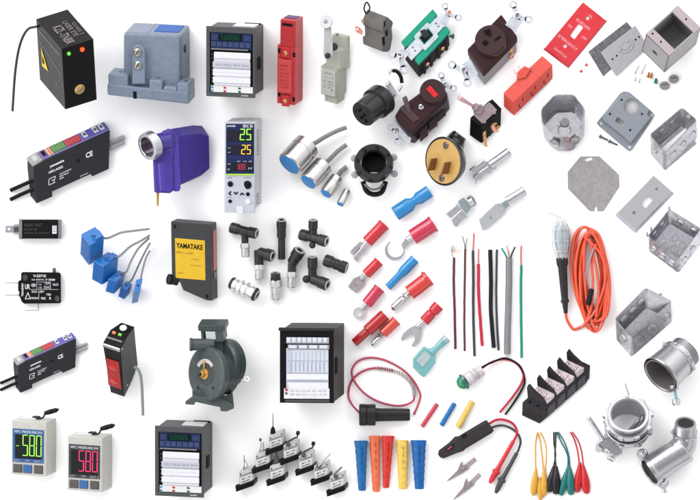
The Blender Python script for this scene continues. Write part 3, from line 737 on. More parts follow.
for q in range(11):
    t0 = -.85 + 1.7 * q / 10; m.face([p + n_ * .1 for p in (dl(t0, 14.4), dl(t0 + .04, 14.4), dl(t0 + .04, 12.2), dl(t0, 12.2))])
t.part('dial_scale_mark', m, mat('scale_red', (196, 60, 50), .6), k, bev=0)
t.part('hub', M().lathe(q0, ax, [(0, 5.6), (1.4, 5.4), (1.5, 3.2), (6, 3.0), (6.4, 2.2)], 28), BRS, bev=.1)
t.part('shaft', M().lathe(q0, ax, [(5, 2.4), (9.5, 2.2)], 20), mat('shaft_dark', (70, 64, 60), .3, metal=.6), bev=.2)
m = M(); pn = [dl(-.2, 5), dl(-.12, 11.5), dl(0, 14), dl(.12, 11.5), dl(.2, 5)]; m.prism([p + n_ * 1 for p in pn], n_ * .8); t.part('pointer', m, BRS, bev=.15)
for th in (.7, 2.4, 3.9, 5.6): t.part('case_bolt', M().lathe(q0 + a_ * (17 * math.sin(th)) - b_ * (19 * math.cos(th)) - n_ * .9, ax, [(0, 1), (.6, .9)], 14), DARK, bev=0)
m = M(); m.prism([z(x, y, 0) for x, y in ((62, 372), (92, 350), (200, 360), (250, 384), (250, 400), (222, 412), (198, 410), (196, 392), (102, 372), (96, 386), (62, 384))], V(0, 0, -14)); t.part('base', m, MG, bev=.7)
m = M(); m.prism([z(x, y, -2) for x, y in ((88, 330), (196, 330), (215, 352), (236, 340), (240, 300), (250, 388), (200, 396), (90, 372))], V(0, 0, -10)); t.part('pedestal', m, MG2, bev=.7)
k = t.part('link_rod', M().rod(z(238, 278, -10), z(288, 290, -10), 1.2), STL, bev=.1)
t.part('link_ring', M().ring(z(300, 287, -10), V(.1, -.4, 1), 2.8, 1.4, -.6, .6), STL, k, bev=.2); t.part('link_ring', M().ring(z(286, 283, -10), V(.1, .5, 1), 2.2, 1.0, -.6, .6), STL, k, bev=.2)
t.done()

# --- large recorder
z = Z(275, 315, 5.263)
t = T('chart_recorder', 'large black recorder with a wide white chart window', 'recorder')
f = fr(z(27, 76), z(310, 78), z(27, 458), z(84, 36), z=(-2, -2, -56))
t.part('casing', M().box(f, .01, .99, .01, .99, .05, 1), mat('warm_black_casing', (62, 58, 56), .5), bev=.4)
t.part('front_frame', M().plate(f, [(0, 0), (1, 0), (1, 1), (0, 1)], [[(.1, .09), (.92, .09), (.92, .965), (.1, .965)]], 0, .06), BLK, bev=.5)
t.part('recess', M().box(f, .05, .95, .05, .98, .03, .05), DARK, bev=0)
t.part('side_latch', M().box(F(f(.99, 0, 0), f.w, f.v, f.u), .18, .32, .4, .62, -.01, .022), DARK, bev=.1)
k = t.part('chart_paper', M().box(f, .12, .9, .25, .88, -.0, .02), mat('chart_blueish', (218, 222, 234), .7, var=.02), bev=.2)
t.part('paper_edge', M().box(f, .12, .2, .25, .7, -.004, .0), mat('paper_blue', (196, 206, 224), .7), k, bev=0)
m = M()
for q in range(9):
    x = .22 + q * .075; m.box(f, x, x + .008, .3, .86, -.003, 0); m.box(f, x - .012, x + .004, .44, .56, -.004, 0)
for b in (.42, .585, .62, .7, .76, .83): m.box(f, .14, .9, b, b + .006, -.004, 0)
t.part('chart_lines', m, mat('line_lilac', (170, 178, 204), .7), k, bev=0)
t.part('paper_fold', M().box(f, .13, .9, .6, .68, -.02, 0).box(f, .16, .9, .72, .8, -.012, 0), mat('paper_fold', (243, 243, 250), .7), k, bev=.3)
t.part('scale_backing', M().box(f, .12, .91, .1, .185, -.005, .03), mat('bar_lilac', (176, 178, 196), .5), bev=.2)
for q in range(8):
    x = .13 + q * .096; t.part('scale_tab', M().box(f, x, x + .08, .1, .175, -.02, .03), mat('tab_white', (226, 228, 238), .5), bev=.9)
t.part('scale_bar', M().box(f, .15, .92, .2, .26, -.02, .03), mat('bar_grey', (150, 152, 160), .4), bev=.3)
for q in range(4): t.part('scale_plate', M().box(f, .17 + q * .19, .32 + q * .19, .205, .25, -.03, -.0), mat('tab_white', (226, 228, 238)), bev=.3)
t.part('channel_card', M().box(f, .08, .92, .8, .94, -.014, .03), mat('card_white', (240, 240, 246), .6), bev=.2)
t.part('channel_mark', M().lathe(f(.125, .815, -.02), -f.w, [(0, 1.4), (.4, 1.3)], 18), mat('mark_210', (210, 30, 50)), bev=0)
t.part('channel_mark', M().lathe(f(.125, .865, -.02), -f.w, [(0, 1.2), (.4, 1.1)], 18), DGR, bev=0)
m = M()
for r_ in range(2):
    for q in range(7): m.text(f, .2 + q * .1, .27 + q * .1, .82 + r_ * .05, .845 + r_ * .05, -.016, '%02d' % (q + 1 + 7 * r_))
t.part('lettering', m, GPR, bev=0)
t.part('lower_bar', M().box(f, .1, .92, .955, .985, -.015, .03), DGR, bev=.1)
t.part('frame_lip', M().box(f, -.02, 1.02, -.03, .01, -.02, .06), mat('lip_black', (54, 52, 52), .45), bev=.3)
t.done()

# --- digital pressure gauges
def gauge(dx, dy, val, panel, frame, digit, label):
    z = Z(10 + dx, 410 + dy, 5.882)
    t = T('digital_gauge', label, 'digital gauge', 'white digital gauges with three front buttons')
    f = fr(z(12, 56), z(218, 70), z(10, 376), z(66, 31), z=(-4, -3, -22))
    t.part('housing', M().box(f, 0, 1, 0, 1, 0, 1), mat('gauge_white', (218, 216, 208), .42, var=.03), bev=1.0, seg=3)
    k = t.part('display_panel', M().box(f, .05, .93, .15, .76, -.03, .02), mat('panel_%d' % frame[0], frame, .3), bev=.2)
    t.part('display', M().box(f, .12, .87, .25, .69, -.045, -.02), mat('display_off_black', (30, 34, 36), .12, coat=.5), k, bev=.1)
    m = M()
    if val[0] == '-': m.digits(f, .14, .24, .32, .6, -.05, '-', th=.16)
    t.part('minus_sign', m, glow('digit_%d' % digit[1], digit, .9), k, bev=0) if val[0] == '-' else m.bm.free()
    m = M(); m.digits(f, .33, .87, .25, .635, -.052, val[-3:], th=.165, gap=.24, slant=.05); t.part('display_digits', m, glow('digit_%d' % digit[1], digit, .9), k, bev=0)
    m = M(); m.text(f, .1, .9, .175, .22, -.035, 'MPC PRESSURE SW', .03); m.text(f, .08, .25, .71, .745, -.035, 'OUT 1'); m.text(f, .66, .9, .71, .745, -.035, 'OUT 2'); m.text(f, .42, .55, .705, .735, -.052, 'kPa')
    t.part('lettering', m, mat('panel_print', (206, 212, 222), .6), k, bev=0)
    GB = mat('button_taupe', (104, 100, 94), .4); BB = mat('button_blue', (62, 112, 176), .4)
    for a, mt in ((.07, GB), (.35, BB), (.66, GB)):
        t.part('button_well', M().box(f, a - .01, a + .25, .8, .955, -.008, .01), DGR, bev=.2)
        t.part('button', M().box(f, a, a + .24, .81 if mt is GB else .8, .945, -.05, .01), mt, bev=.7, seg=3)
    t.part('top_plate', M().box(f, .15, .6, -.02, .01, .25, .8), WHT, bev=.3)
    t.part('connector', M().box(f, .45, .62, -.04, .01, .5, .75), BLK, bev=.2)
    t.part('cable', M().tube([z(150, 48, -12), z(192, 46, -11), z(204, 28, -10), z(212, 10, -10)], .9), BLK, bev=0)
    t.part('cable_plug', M().lathe(z(205, 18, -9), z(290, -6, -7) - z(205, 18, -9), [(0, 1.9), (5, 2.5), (8, 2.6), (8.3, 2.1), (9, 2.5), (13, 2.3), (13.5, 1.4), (15, 1.2)], 20), BLK, bev=0)
    t.done()
gauge(0, 0, '-580', None, (58, 108, 170), (150, 236, 80), 'white digital gauge showing green 580 on a blue panel')
gauge(56, 15.6, '580', None, (74, 74, 78), (236, 44, 104), 'white digital gauge showing pink 580 on a black panel')

# --- miniature limit switches in two rows
z = Z(230, 405, 5.263)
LB = mat('die_cast_light', (226, 226, 224), .35, metal=.1, var=.04)
def lim(x, y, kind, label):
    t = T('small_limit_switch', label, 'limit switch', 'small grey limit switches on black bases')
    f = fr(z(x, y), z(x + 74, y - 26), z(x + 2, y + 78), z(x + 12, y - 12), z=(-2, -2, -8))
    t.part('body', M().box(f, 0, 1, 0, 1, 0, 1), LB, bev=.4)
    t.part('cover_plate', M().box(f, .06, .94, .42, .9, -.08, .02), mat('cover_silver', (240, 240, 238), .35), bev=.2)
    m = M(); m.text(f, .2, .48, .52, .61, -.09, 'SL1', .05); m.text(f, .62, .82, .52, .61, -.09, 'AH', .05); m.text(f, .2, .8, .71, .79, -.09, '10A-250V', .05); t.part('lettering', m, DARK, bev=0)
    t.part('rubber_boot', M().box(f, -.22, 1.08, .88, 1.26, -.35, 1.3), BLK, bev=1.2, seg=3)
    t.part('boot_end', M().ball(f(-.12, 1.02, .2), 3.0), BLK, bev=0)
    t.part('cover_groove', M().box(f, .04, .96, .3, .37, -.03, .02), MGR, bev=.05)
    for a in (.1, .9): t.part('screw', M().lathe(f(a, .2, 0), -f.w, [(0, .9), (.3, .8)], 12), DGR, bev=0)
    c = f(.4, 0, .5)
    P = lambda X, Y, Z_=-3: z(x + X, y + Y, Z_)
    if kind == 'cone':
        t.part('plunger_cone', M().lathe(c, V(0, -1, 0), [(0, 3), (1.5, 3.2), (2, 2.2), (8, .9)], 20), STL, bev=0); t.part('plunger_tip', M().rod(P(28, -50), P(26, -88), .5, .3), DGR, bev=0)
    if kind == 'roller':
        t.part('plunger_cone', M().lathe(c, V(0, -1, 0), [(0, 3.2), (1.5, 3.4), (2, 2.2), (9, 1.6)], 20), STL, bev=0); t.part('roller', M().rod(P(20, -76), P(32, -76), 1.6), DGR, bev=.2)
    if kind == 'rod':
        t.part('ball_joint', M().ball(P(22, -26), 2.2, 3).lathe(P(22, -10), V(0, -1, 0), [(0, 2.8), (4, 2.4), (7, 1)], 18), BLK, bev=0); t.part('whisker', M().rod(P(22, -40), P(23, -118), .5, .3), DGR, bev=0)
    if kind == 'bell':
        t.part('bell_plunger', M().lathe(c, V(0, -1, 0), [(0, 3.4), (2, 3.6), (6, 2.2), (8, 1.0), (11, .6)], 22), DGR, bev=0)
    if kind == 'wheel':
        t.part('lever_arm', M().tube([P(14, 6), P(24, -18), P(54, -36), P(74, -44)], 1.0), DGR, bev=0); t.part('hub', M().lathe(P(26, -4, 0), V(-.3, 0, 1), [(0, 2.6), (1.4, 2.4)], 20), DGR, bev=.2)
        t.part('lever_wheel', M().lathe(P(76, -66), V(1, .2, .5), [(-1, 2.2), (1.4, 2.2)], 20).rod(P(74, -44), P(76, -66), .7), BLK, bev=.2)
    if kind == 'lever':
        t.part('hub', M().lathe(P(26, 0, 0), V(-.3, 0, 1), [(0, 2.6), (1.4, 2.4)], 20), DGR, bev=.2); t.part('lever_arm', M().rod(P(22, 0, 1), P(88, -66, 1), 1.1, .8), LGR, bev=.1)
    if kind == 'short':
        t.part('hub', M().lathe(P(32, 0, 0), V(-.3, 0, 1), [(0, 2.4), (1.4, 2.2)], 20), DGR, bev=.2); t.part('lever_arm', M().rod(P(18, -10, 1), P(64, -52, 1), 1.2, 1.0), MGR, bev=.1)
    t.done()
lim(48, 350, 'cone', 'small limit switch with a cone plunger, lower left corner of the group')
lim(134, 258, 'roller', 'small limit switch with a tiny roller atop a cone, behind the cone plunger one')
lim(204, 160, 'rod', 'small limit switch with a long thin upright whisker')
lim(210, 322, 'bell', 'small limit switch with a dark bell shaped plunger')
lim(281, 212, 'wheel', 'small limit switch with a black wheel lever, next to the whisker one')
lim(362, 268, 'wheel', 'small limit switch with a black wheel lever, next to the long lever one')
lim(442, 320, 'lever', 'small limit switch with a long straight lever')
lim(526, 376, 'short', 'small limit switch with a short straight lever, last in the row')

# ================================================================ right half: electrical fittings and wiring
def poly(z, pts, h=0): return [z(p[0], p[1], (p[2] if len(p) > 2 else 0) + h) for p in pts]
def arc(cx, cy, r, a0, a1, n=10, ry=None):
    ry = ry or r
    return [(cx + r * math.cos(math.radians(a0 + (a1 - a0) * i / n)), cy + ry * math.sin(math.radians(a0 + (a1 - a0) * i / n))) for i in range(n + 1)]
BRN = mat('dark_brown_bakelite', (66, 42, 46), .36, coat=.1, var=.05)
BRN2 = mat('dark_brown_bakelite_side', (54, 38, 42), .35, coat=.3, var=.05)
YOK = mat('yoke_steel', (196, 200, 208), .38, metal=.55, var=.08)

def eared_strap(t, z, root, tip, wd, h, ears, hole, name='mounting_strap'):
    """flat steel strap from root to tip (sheet coordinates) that ends in two ring shaped ears"""
    g = z.flat(); a = V(*root); b = V(*tip); d = (b - a).normalized(); n = V(-d.y, d.x)
    m = M()
    c = [a + n * wd * .5, b + n * wd * .5, b - n * wd * .5, a - n * wd * .5]
    m.prism([g(p.x, p.y, h) for p in c], V(0, 0, .9))
    k = t.part(name, m, YOK, bev=.15)
    q = M(); e1, e2 = V(*ears[0]), V(*ears[1]); ctr = b + d * 2
    for e in (e1, e2):
        dd = (e - ctr).normalized(); nn = V(-dd.y, dd.x) * (hole * 1.1)
        en = e - dd * hole * 1.15
        q.prism([g(p.x, p.y, h) for p in (ctr + nn, en + nn, en - nn, ctr - nn)], V(0, 0, .9))
    t.part('strap_fork', q, YOK, k, bev=.1)
    for e in (e1, e2): t.part('strap_ear', M().ring(g(e.x, e.y, h), V(0, 0, 1), hole * 1.95 / z.sx, hole * .85 / z.sx, 0, .9, 26), YOK, k, bev=.12)
    return k

# --- grey two pole adapter
z = Z(350, 0, 5.556)
AG = mat('adapter_grey', (108, 104, 100), .5)
t = T('grounding_adapter', 'dark grey plug adapter with a black loop and a copper prong', 'adapter')
pf = [(180, 150, 0), (196, 108, -1), (207, 96, -2), (232, 116, -6), (240, 128, -8), (232, 160, -7), (237, 210, -9), (224, 280, -8), (212, 292, -6), (182, 290, 0), (178, 250, 0), (192, 240, -1), (190, 190, -1), (180, 180, 0)]
t.part('body', M().prism(poly(z, pf), V(-109 / 5.556, -44 / 5.556, -13)), AG, bev=.5)
g = fr(z(180, 150, 1), z(180, 290, 1), z(238, 120, 1), z(181, 151), z=(0, -8, 0)); g.w = V(.6, .2, .8)
for pts in ([(186, 122), (204, 112), (206, 140), (190, 152)], [(192, 172), (208, 162), (210, 196), (198, 206)], [(176, 212), (190, 204), (194, 248), (182, 256)]):
    t.part('socket_slot', M().prism([z(x, y, .6 - 9 * (x - 180) / 60) for x, y in pts], V(.1, 0, .5)), DARK, bev=0)
t.part('ground_loop', M().tube([z(x, y, -3) for x, y in ((92, 78), (78, 50), (92, 14), (110, 46))], .85, closed=True, n=4), BLK, bev=0)
gg = z.flat(-6)
t.part('prong', M().plate(gg, [(26, 148), (46, 148), (70, 170), (70, 196), (52, 190), (32, 178)], [gg.circ(41, 164, .9, 12)], 0, .8), CPR, bev=.1)
t.part('prong', M().plate(gg, [(60, 110), (72, 106), (72, 132), (64, 130)], [], 0, .8), CPR, bev=.1)
t.done()

# --- green toggle switch
z = Z(345, 0, 3.684)
t = T('toggle_switch', 'bright green wall toggle switch with dark lever and eared metal ends', 'switch')
GRN = mat('switch_green', (22, 166, 136), .4, coat=.2, var=.05)
f = fr(z(272, 238, 14), z(388, 117, 14), z(211, 160, 14), z(276, 292, 0), z=(-2, -2, -12))
t.part('body', M().box(f, .0, .97, .04, .9, .06, .95), mat('switch_body_dark', (52, 50, 54), .4), bev=.5)
for a in (.12, .34, .58, .82): t.part('body_rib', M().box(f, a, a + .07, -.04, .05, .05, .9), mat('switch_body_dark', (52, 50, 54), .4), bev=.2)
t.part('cover', M().box(f, 0, 1, 0, .26, -.03, .1).box(f, .0, 1, .78, 1.06, -.03, .1).box(f, .06, .3, .2, .84, -.02, .08).box(f, .66, .92, .2, .84, -.02, .08), GRN, bev=.3)
h = F(f.O, f.u, f.v, V(0, 0, 1))
t.part('yoke', M().plate(h, [(-.08, .3), (.28, .3), (.3, .18), (.72, .18), (.74, .3), (1.1, .3), (1.1, .74), (.74, .74), (.72, .86), (.3, .86), (.28, .74), (-.08, .74)], [[(.36, .36), (.66, .36), (.66, .7), (.36, .7)]], .9, 1.6), YOK, bev=.2)
t.part('lever_frame', M().box(h, .36, .66, .36, .7, .3, 1.2), GRN, bev=.1)
k = t.part('lever_base', M().box(h, .38, .64, .4, .66, .8, 2.2), BLK, bev=.3)
p = h(.5, .53, 2); m = M(); m.prism([p + V(-3.6, -2.8), p + V(2, -5), p + V(5, -1.2), p + V(-.4, 2.8)], V(-3, -3, 7)); t.part('lever', m, mat('lever_black', (58, 56, 60), .35, coat=.2), bev=.7)
for a, b in ((.12, .45), (.12, .6), (.86, .45), (.86, .6)): t.part('yoke_hole', M().lathe(h(a, b, 1.5), V(0, 0, 1), [(0, .8), (.15, .8)], 12), DARK, bev=0)
eared_strap(t, z, (222, 188), (206, 210), 34, 15, ((173, 201), (217, 258)), 9)
screw(t, z(204, 216, 16), V(0, 0, 1), 2.6, STL)
eared_strap(t, z, (362, 86), (378, 56), 26, 13, ((368, 24), (418, 66)), 7)
screw(t, z(384, 46, 14), V(0, 0, 1), 2.2, CPR)
screw(t, z(396, 134, 5), V(1, .1, .3), 2.8, mat('ground_green', (20, 110, 96), .3, metal=.5), length=3)
for a, b in ((.18, 290), (.66, 0)): screw(t, f(a + .06, -.04, .45), V(.7, .6, .5), 2.4, BRS if a > .3 else CPR, 'terminal_screw')
t.done()

# --- brown single receptacle
z = Z(440, 0, 5.556)
t = T('power_receptacle', 'dark brown single outlet with a round slotted face and steel mounting ears', 'outlet')
f = fr(z(240, 402, 16), z(430, 205, 16), z(150, 275, 16), z(246, 482, 0), z=(-2, -2, -15))
t.part('back_body', M().box(f, .02, .97, .02, .98, .3, 1), mat('receptacle_grey', (166, 166, 170), .5), bev=.6)
t.part('body', M().box(f, 0, 1, 0, 1, 0, .38), BRN, bev=1.0, seg=3)
nz = V(-.12, -.2, 1)
p = z(282, 232, 15)
k = t.part('face', M().lathe(p, nz, [(0, 16), (6, 15.6), (7.2, 14.8)], 48), BRN, bev=0, ang=30)
def slot(x, y, w_, h_, ang, z_=24.0):
    a = math.radians(ang); d = V(math.cos(a), math.sin(a)); n = V(-d.y, d.x); c = z(x, y, z_)
    t.part('socket_slot', M().prism([c + d * w_ + n * h_, c - d * w_ + n * h_, c - d * w_ - n * h_, c + d * w_ - n * h_], V(0, 0, -2.4)), DARK, k, bev=0)
slot(262, 185, 3.8, 1.3, 35, 23.4); slot(262, 178, 1.3, 3, 35, 23.2); slot(318, 218, 3.6, 1.5, -40, 23.0); slot(250, 240, 2.2, 2.4, 45, 23.6)
eared_strap(t, z, (190, 372), (140, 400), 94, 13, ((66, 362), (152, 462)), 13)
screw(t, z(130, 388, 14), V(0, 0, 1), 3.6, STL)
eared_strap(t, z, (390, 160), (432, 100), 70, 13, ((406, 27), (492, 110)), 12)
screw(t, z(428, 86, 14), V(0, 0, 1), 3.6, STL)
for x, y in ((396, 282), (398, 312)): screw(t, z(x, y, 5), V(.8, .3, .5), 3.0, BRS if y < 300 else CPR, 'terminal_screw')
t.done()

# --- brown switch with pilot lamp
z = Z(390, 65, 5.882)
t = T('pilot_light_switch', 'dark brown combination switch with a red pilot window and grey lever', 'switch')
nz = V(-.1, -.15, 1)
out = [(28, 300), (60, 248), (180, 160), (205, 110), (250, 92), (300, 108), (335, 165), (338, 205), (300, 250), (240, 300), (190, 350), (130, 410), (100, 400), (40, 330)]
t.part('base', M().prism(poly(z, out, 14), V(2.5, 9, -13)), BRN2, bev=.8)
t.part('cover', M().prism(poly(z, [(34, 298), (62, 250), (180, 166), (300, 140), (318, 190), (300, 226), (188, 336), (128, 395), (98, 380)], 14), V(0, 0, 2.2)), BRN, bev=.8)
k = t.part('lamp_boss', M().lathe(z(250, 160, 15), nz, [(0, 13), (4, 12.6), (5.4, 11.6)], 44), BRN, bev=0, ang=30)
m = M(); m.prism(poly(z, [(208, 142), (236, 116), (290, 176), (262, 204)], 19.6), V(0, 0, 1)); t.part('lamp_bezel', m, BRN2, k, bev=.2)
m = M(); m.prism(poly(z, [(212, 142), (236, 122), (284, 176), (262, 196)], 20.8), V(0, 0, .8)); t.part('pilot_lamp', m, mat('pilot_red', (222, 30, 36), .2, coat=.5, emit=.15), k, bev=.3)
m = M(); m.prism(poly(z, [(60, 258), (98, 240), (176, 316), (136, 340)], 16), V(0, 0, 1.6)); k = t.part('lever_plate', m, mat('bakelite_light', (84, 58, 62), .3, coat=.4), bev=.5)
m = M(); m.loft([[z(92, 262, 17), z(112, 252, 17), z(126, 274, 17), z(106, 288, 17)], [z(68, 196, 28), z(92, 178, 28), (z(102, 190, 28)), z(78, 210, 28)]]); t.part('lever', m, mat('lever_grey_brown', (104, 94, 98), .35, coat=.2), k, bev=.8)
screw(t, z(183, 247, 17), V(0, 0, 1), 2.7, STL)
for x, y, r_ in ((300, 255, 0), (250, 312, 0), (195, 372, 0)):
    t.part('terminal_block', M().prism(poly(z, [(x - 22, y + 8), (x + 26, y - 34), (x + 30, y + 40), (x - 18, y + 82)], 8), V(0, 0, -8)), BRN2, bev=.6)
for x, y, mm in ((214, 414, BRS), (204, 392, CPR), (250, 350, CPR), (272, 356, CPR)): screw(t, z(x, y, 5), V(.7, .5, .5), 2.2, mm, 'terminal_screw')
m = M(); m.prism(poly(z, [(22, 318), (44, 330), (104, 404), (126, 432), (112, 470), (90, 452), (20, 372)], 8), V(0, 0, 1)); t.part('yoke', m, YOK, bev=.2)
eared_strap(t, z, (50, 370), (30, 385), 40, 8, ((4, 368), (46, 452)), 11)
screw(t, z(36, 388, 9), V(0, 0, 1), 2.6, STL)
eared_strap(t, z, (300, 140), (318, 118), 40, 9, ((302, 62), (374, 138)), 11)
screw(t, z(322, 112, 10), V(0, 0, 1), 2.6, STL)
t.done()

# --- bat handle toggle
z = Z(450, 50, 5.0)
t = T('bat_toggle_switch', 'small black toggle switch with long pinkish metal lever and gold terminals', 'switch')
f = fr(z(160, 382, 14), z(250, 300, 14), z(100, 340, 14), z(158, 468, 0), z=(-2, -2, -12))
t.part('body', M().box(f, 0, 1.08, 0, 1, 0, 1), BLK, bev=.5)
PG = mat('pinkish_steel', (188, 166, 172), .35, metal=.5, var=.1)
t.part('cover_plate', M().prism(poly(z, [(116, 326), (196, 262), (238, 300), (162, 370)], 14.4), V(0, 0, .8)), PG, bev=.2)
t.part('cover_edge', M().prism(poly(z, [(196, 258), (210, 246), (258, 296), (244, 312)], 14), V(0, 0, 1.4)), BLK, bev=.2)
t.part('clip', M().box(f, .15, .24, .02, .2, -.06, .0).box(f, .7, .79, .02, .2, -.06, .0), LGR, bev=.1)
ax = z(100, 262, 24) - z(140, 300, 15)
k = t.part('bushing', M().lathe(z(146, 304, 14), ax, [(0, 5.4), (1.6, 5.4), (1.7, 4.0), (8, 4.0), (8.2, 3.2)], 24), PG, bev=.15)
t.part('hex_nut', M().lathe(z(142, 300, 15), ax, [(0, 6), (2, 6)], 6), PG, k, bev=.2)
A = z(112, 280, 19); B = z(42, 240, 34); d = B - A
t.part('lever', M().lathe(A, d, [(0, 1.6), (d.length * .5, 2.1), (d.length - 1, 2.5), (d.length, 1.8)], 22), CPR if False else mat('lever_pink_chrome', (214, 180, 180), .2, metal=.8), k, bev=.2)
t.part('terminal', M().prism(poly(z, [(164, 414), (178, 404), (184, 470), (190, 484), (172, 484), (168, 460)], 9), V(0, 0, 1)), BRS, bev=.1)
t.part('terminal', M().prism(poly(z, [(204, 384), (216, 366), (232, 396), (246, 400), (236, 414), (214, 406)], 9), V(0, 0, 1)), CPR, bev=.1)
for x, y in ((172, 426), (226, 370), (240, 386)): screw(t, z(x, y, 10), V(.4, .6, .7), 1.8, BRS, 'terminal_screw')
t.part('molded_rib', M().box(f, .48, .52, -.03, .02, .3, 1), DGR, bev=.1)
t.done()

# --- orange triple tap
ORR = mat('tap_orange_red', (238, 84, 68), .42, coat=.1, var=.03)
t = T('triple_tap', 'orange red three outlet tap with two prongs on its back', 'adapter')
f = fr(z(318, 262, 12), z(513, 75, 12), z(266, 214, 12), z(320, 330, 0), z=(-2, -2, -11))
t.part('body', M().box(f, 0, 1, 0, 1, 0, 1), ORR, bev=.8, seg=3)
t.part('plug_block', M().prism(poly(z, [(332, 150), (336, 112), (372, 80), (402, 96), (378, 140)], 12), V(0, 0, -9)), ORR, bev=.7)
for x0, y0, x1, y1 in ((330, 122, 316, 96), (352, 104, 340, 76)): t.part('prong', M().rod(z(x0, y0, 8), z(x1, y1, 8), 1.1, .9, 8), mat('prong_pinkish', (206, 190, 194), .3, metal=.6), bev=.1)
g = F(f.O, f.u, f.w, -f.v)
for a in (.12, .44, .76):
    for da, b in ((0, .5), (.1, .3)): t.part('socket_slot', M().box(g, a + da, a + da + .025, b, b + .26, -.02, .01), mat('slot_dark_red', (130, 24, 30), .6), bev=0)
    t.part('socket_slot', M().lathe(g(a + .05, .85, .01), V(.5, .6, .5), [(0, .8), (.2, .8)], 12), mat('slot_dark_red', (130, 24, 30), .6), bev=0)
t.part('top_seam', M().box(F(f.O, f.u, f.v, f.w), .3, .302, .1, .9, -.012, .01).box(F(f.O, f.u, f.v, f.w), .64, .642, .1, .9, -.012, .01), mat('tap_orange_dark', (206, 62, 50), .5), bev=0)
t.done()

# --- red emergency switch plate
z = Z(540, 0, 6.667)
RP = mat('plate_red', (232, 46, 56), .35, coat=.3, var=.03)
t = T('wall_plate', 'red oil burner emergency switch plate with white lettering', 'wall plate')
f = F(z(287, 15, 2), z(443, 138, 2) - z(287, 15, 2), z(35, 318, 2) - z(287, 15, 2), V(0, 0, 1))
hole = [(.30, .42), (.55, .42), (.55, .61), (.30, .61)]
tg = [f.inv2(z(x, y)) for x, y in ((258, 158), (290, 182), (230, 262), (200, 238))]
h1 = f.inv2(z(317, 121)); h2 = f.inv2(z(167, 307))
t.part('plate', M().plate(f, [(0, 0), (1, 0), (1, 1), (0, 1)], [tg, f.circ(h1[0], h1[1], 1.9, 20), f.circ(h2[0], h2[1], 1.9, 20)], 0, 1.4), RP, bev=.3)
RP2 = mat('plate_red_edge', (226, 60, 86), .35, coat=.3, var=.03)
t.part('bevel_edge', M().loft([[f(1, -.0, 1.4), f(1.03, -.02, -.4), f(1, 0, -.4)], [f(1, 1, 1.4), f(1.05, 1.03, -.4), f(1, 1, -.4)]]), RP2, bev=0)
t.part('bevel_edge', M().loft([[f(0, 1, 1.4), f(-.02, 1.04, -.4), f(0, 1, -.4)], [f(1, 1, 1.4), f(1.05, 1.03, -.4), f(1, 1, -.4)]]), RP2, bev=0)
m = M()
m.text(f, .42, .58, .085, .125, 1.45, 'OIL', .02); m.text(f, .2, .78, .265, .315, 1.45, 'BURNER', .02)
m.text(f, .1, .26, .43, .475, 1.45, 'ON', .02); m.text(f, .7, .9, .44, .485, 1.45, 'OFF', .02)
m.text(f, .08, .88, .67, .72, 1.45, 'EMERGENCY', .02); m.text(f, .24, .76, .885, .93, 1.45, 'SWITCH', .02)
t.part('lettering', m, mat('plate_print', (250, 170, 176), .6), bev=0)
t.done()
for x, y, st in ((310, 432, 'upper'), (275, 474, 'lower')):
    t = T('plate_screw', 'small screw with painted red head nearer the dark gasket' if st == 'upper' else 'small screw with painted red head, lower one of the pair', 'screw', 'red headed plate screws')
    t.part('head', M().lathe(z(x, y, 1), V(-.05, 1, .2), [(-1, .9), (.4, 1.9), (1.2, 1.5)], 18), RP, bev=0); t.part('shank', M().rod(z(x + 2, y - 6, 1), z(x + 6, y - 38, 1), .5, .35, 10), STL, bev=0); t.done()

# --- gasket, blank cover, weatherproof box
z = Z(585, 0, 5.263)
def fpts(g, z, pts): return [g.inv2(z(*p)) for p in pts]
t = T('gasket', 'dark grey flat foam gasket partly under the pale cover plate', 'gasket')
g = z.flat(0); t.own(M().plate(g, [(220, 115), (302, 210), (97, 402), (18, 272)], [], 0, .8), mat('gasket_grey', (112, 112, 116), .85, var=.3, bump=.12, scale=400), bev=.1); t.done()
t = T('cover_plate', 'pale grey rectangular cover plate with a raised oval and four screw holes', 'cover plate', z0=1.2)
CG = mat('cover_grey_paint', (182, 180, 184), .5, var=.02)
g = z.flat(1)
t.part('plate', M().plate(g, [(265, 134), (330, 246), (165, 402), (82, 276)], [g.circ(x, y, .95, 14) for x, y in ((268, 209), (286, 195), (146, 312), (168, 294))], 0, 1.2), CG, bev=.35)
a = V(.78, -.62); n_ = V(.62, .78)
c = z(218, 245, 2.2)
ring = lambda ra, rb, h_: [c + a * (ra * math.cos(2 * PI * i / 28)) + n_ * (rb * math.sin(2 * PI * i / 28)) + V(0, 0, h_) for i in range(28)]
k = t.part('raised_oval', M().loft([ring(8.6, 6.2, -.1), ring(8.0, 5.6, .7), ring(7.2, 4.9, .8), ring(6.6, 4.2, .35)]), CG, bev=0, ang=20)
t.part('oval_lid', M().loft([ring(5.2, 3.2, .3), ring(4.8, 2.8, 1.0)]), CG, k, bev=.1)
t.part('hinge_rib', M().rod(z(180, 270, 2.6), z(228, 212, 2.6), .7), CG, bev=0)
for x, y in ((268, 209), (286, 195), (146, 312), (168, 294)): t.part('screw_hole', M().lathe(z(x, y, 1.3), V(0, 0, 1), [(0, .93), (.3, .93)], 14), DARK, bev=0)
t.done()

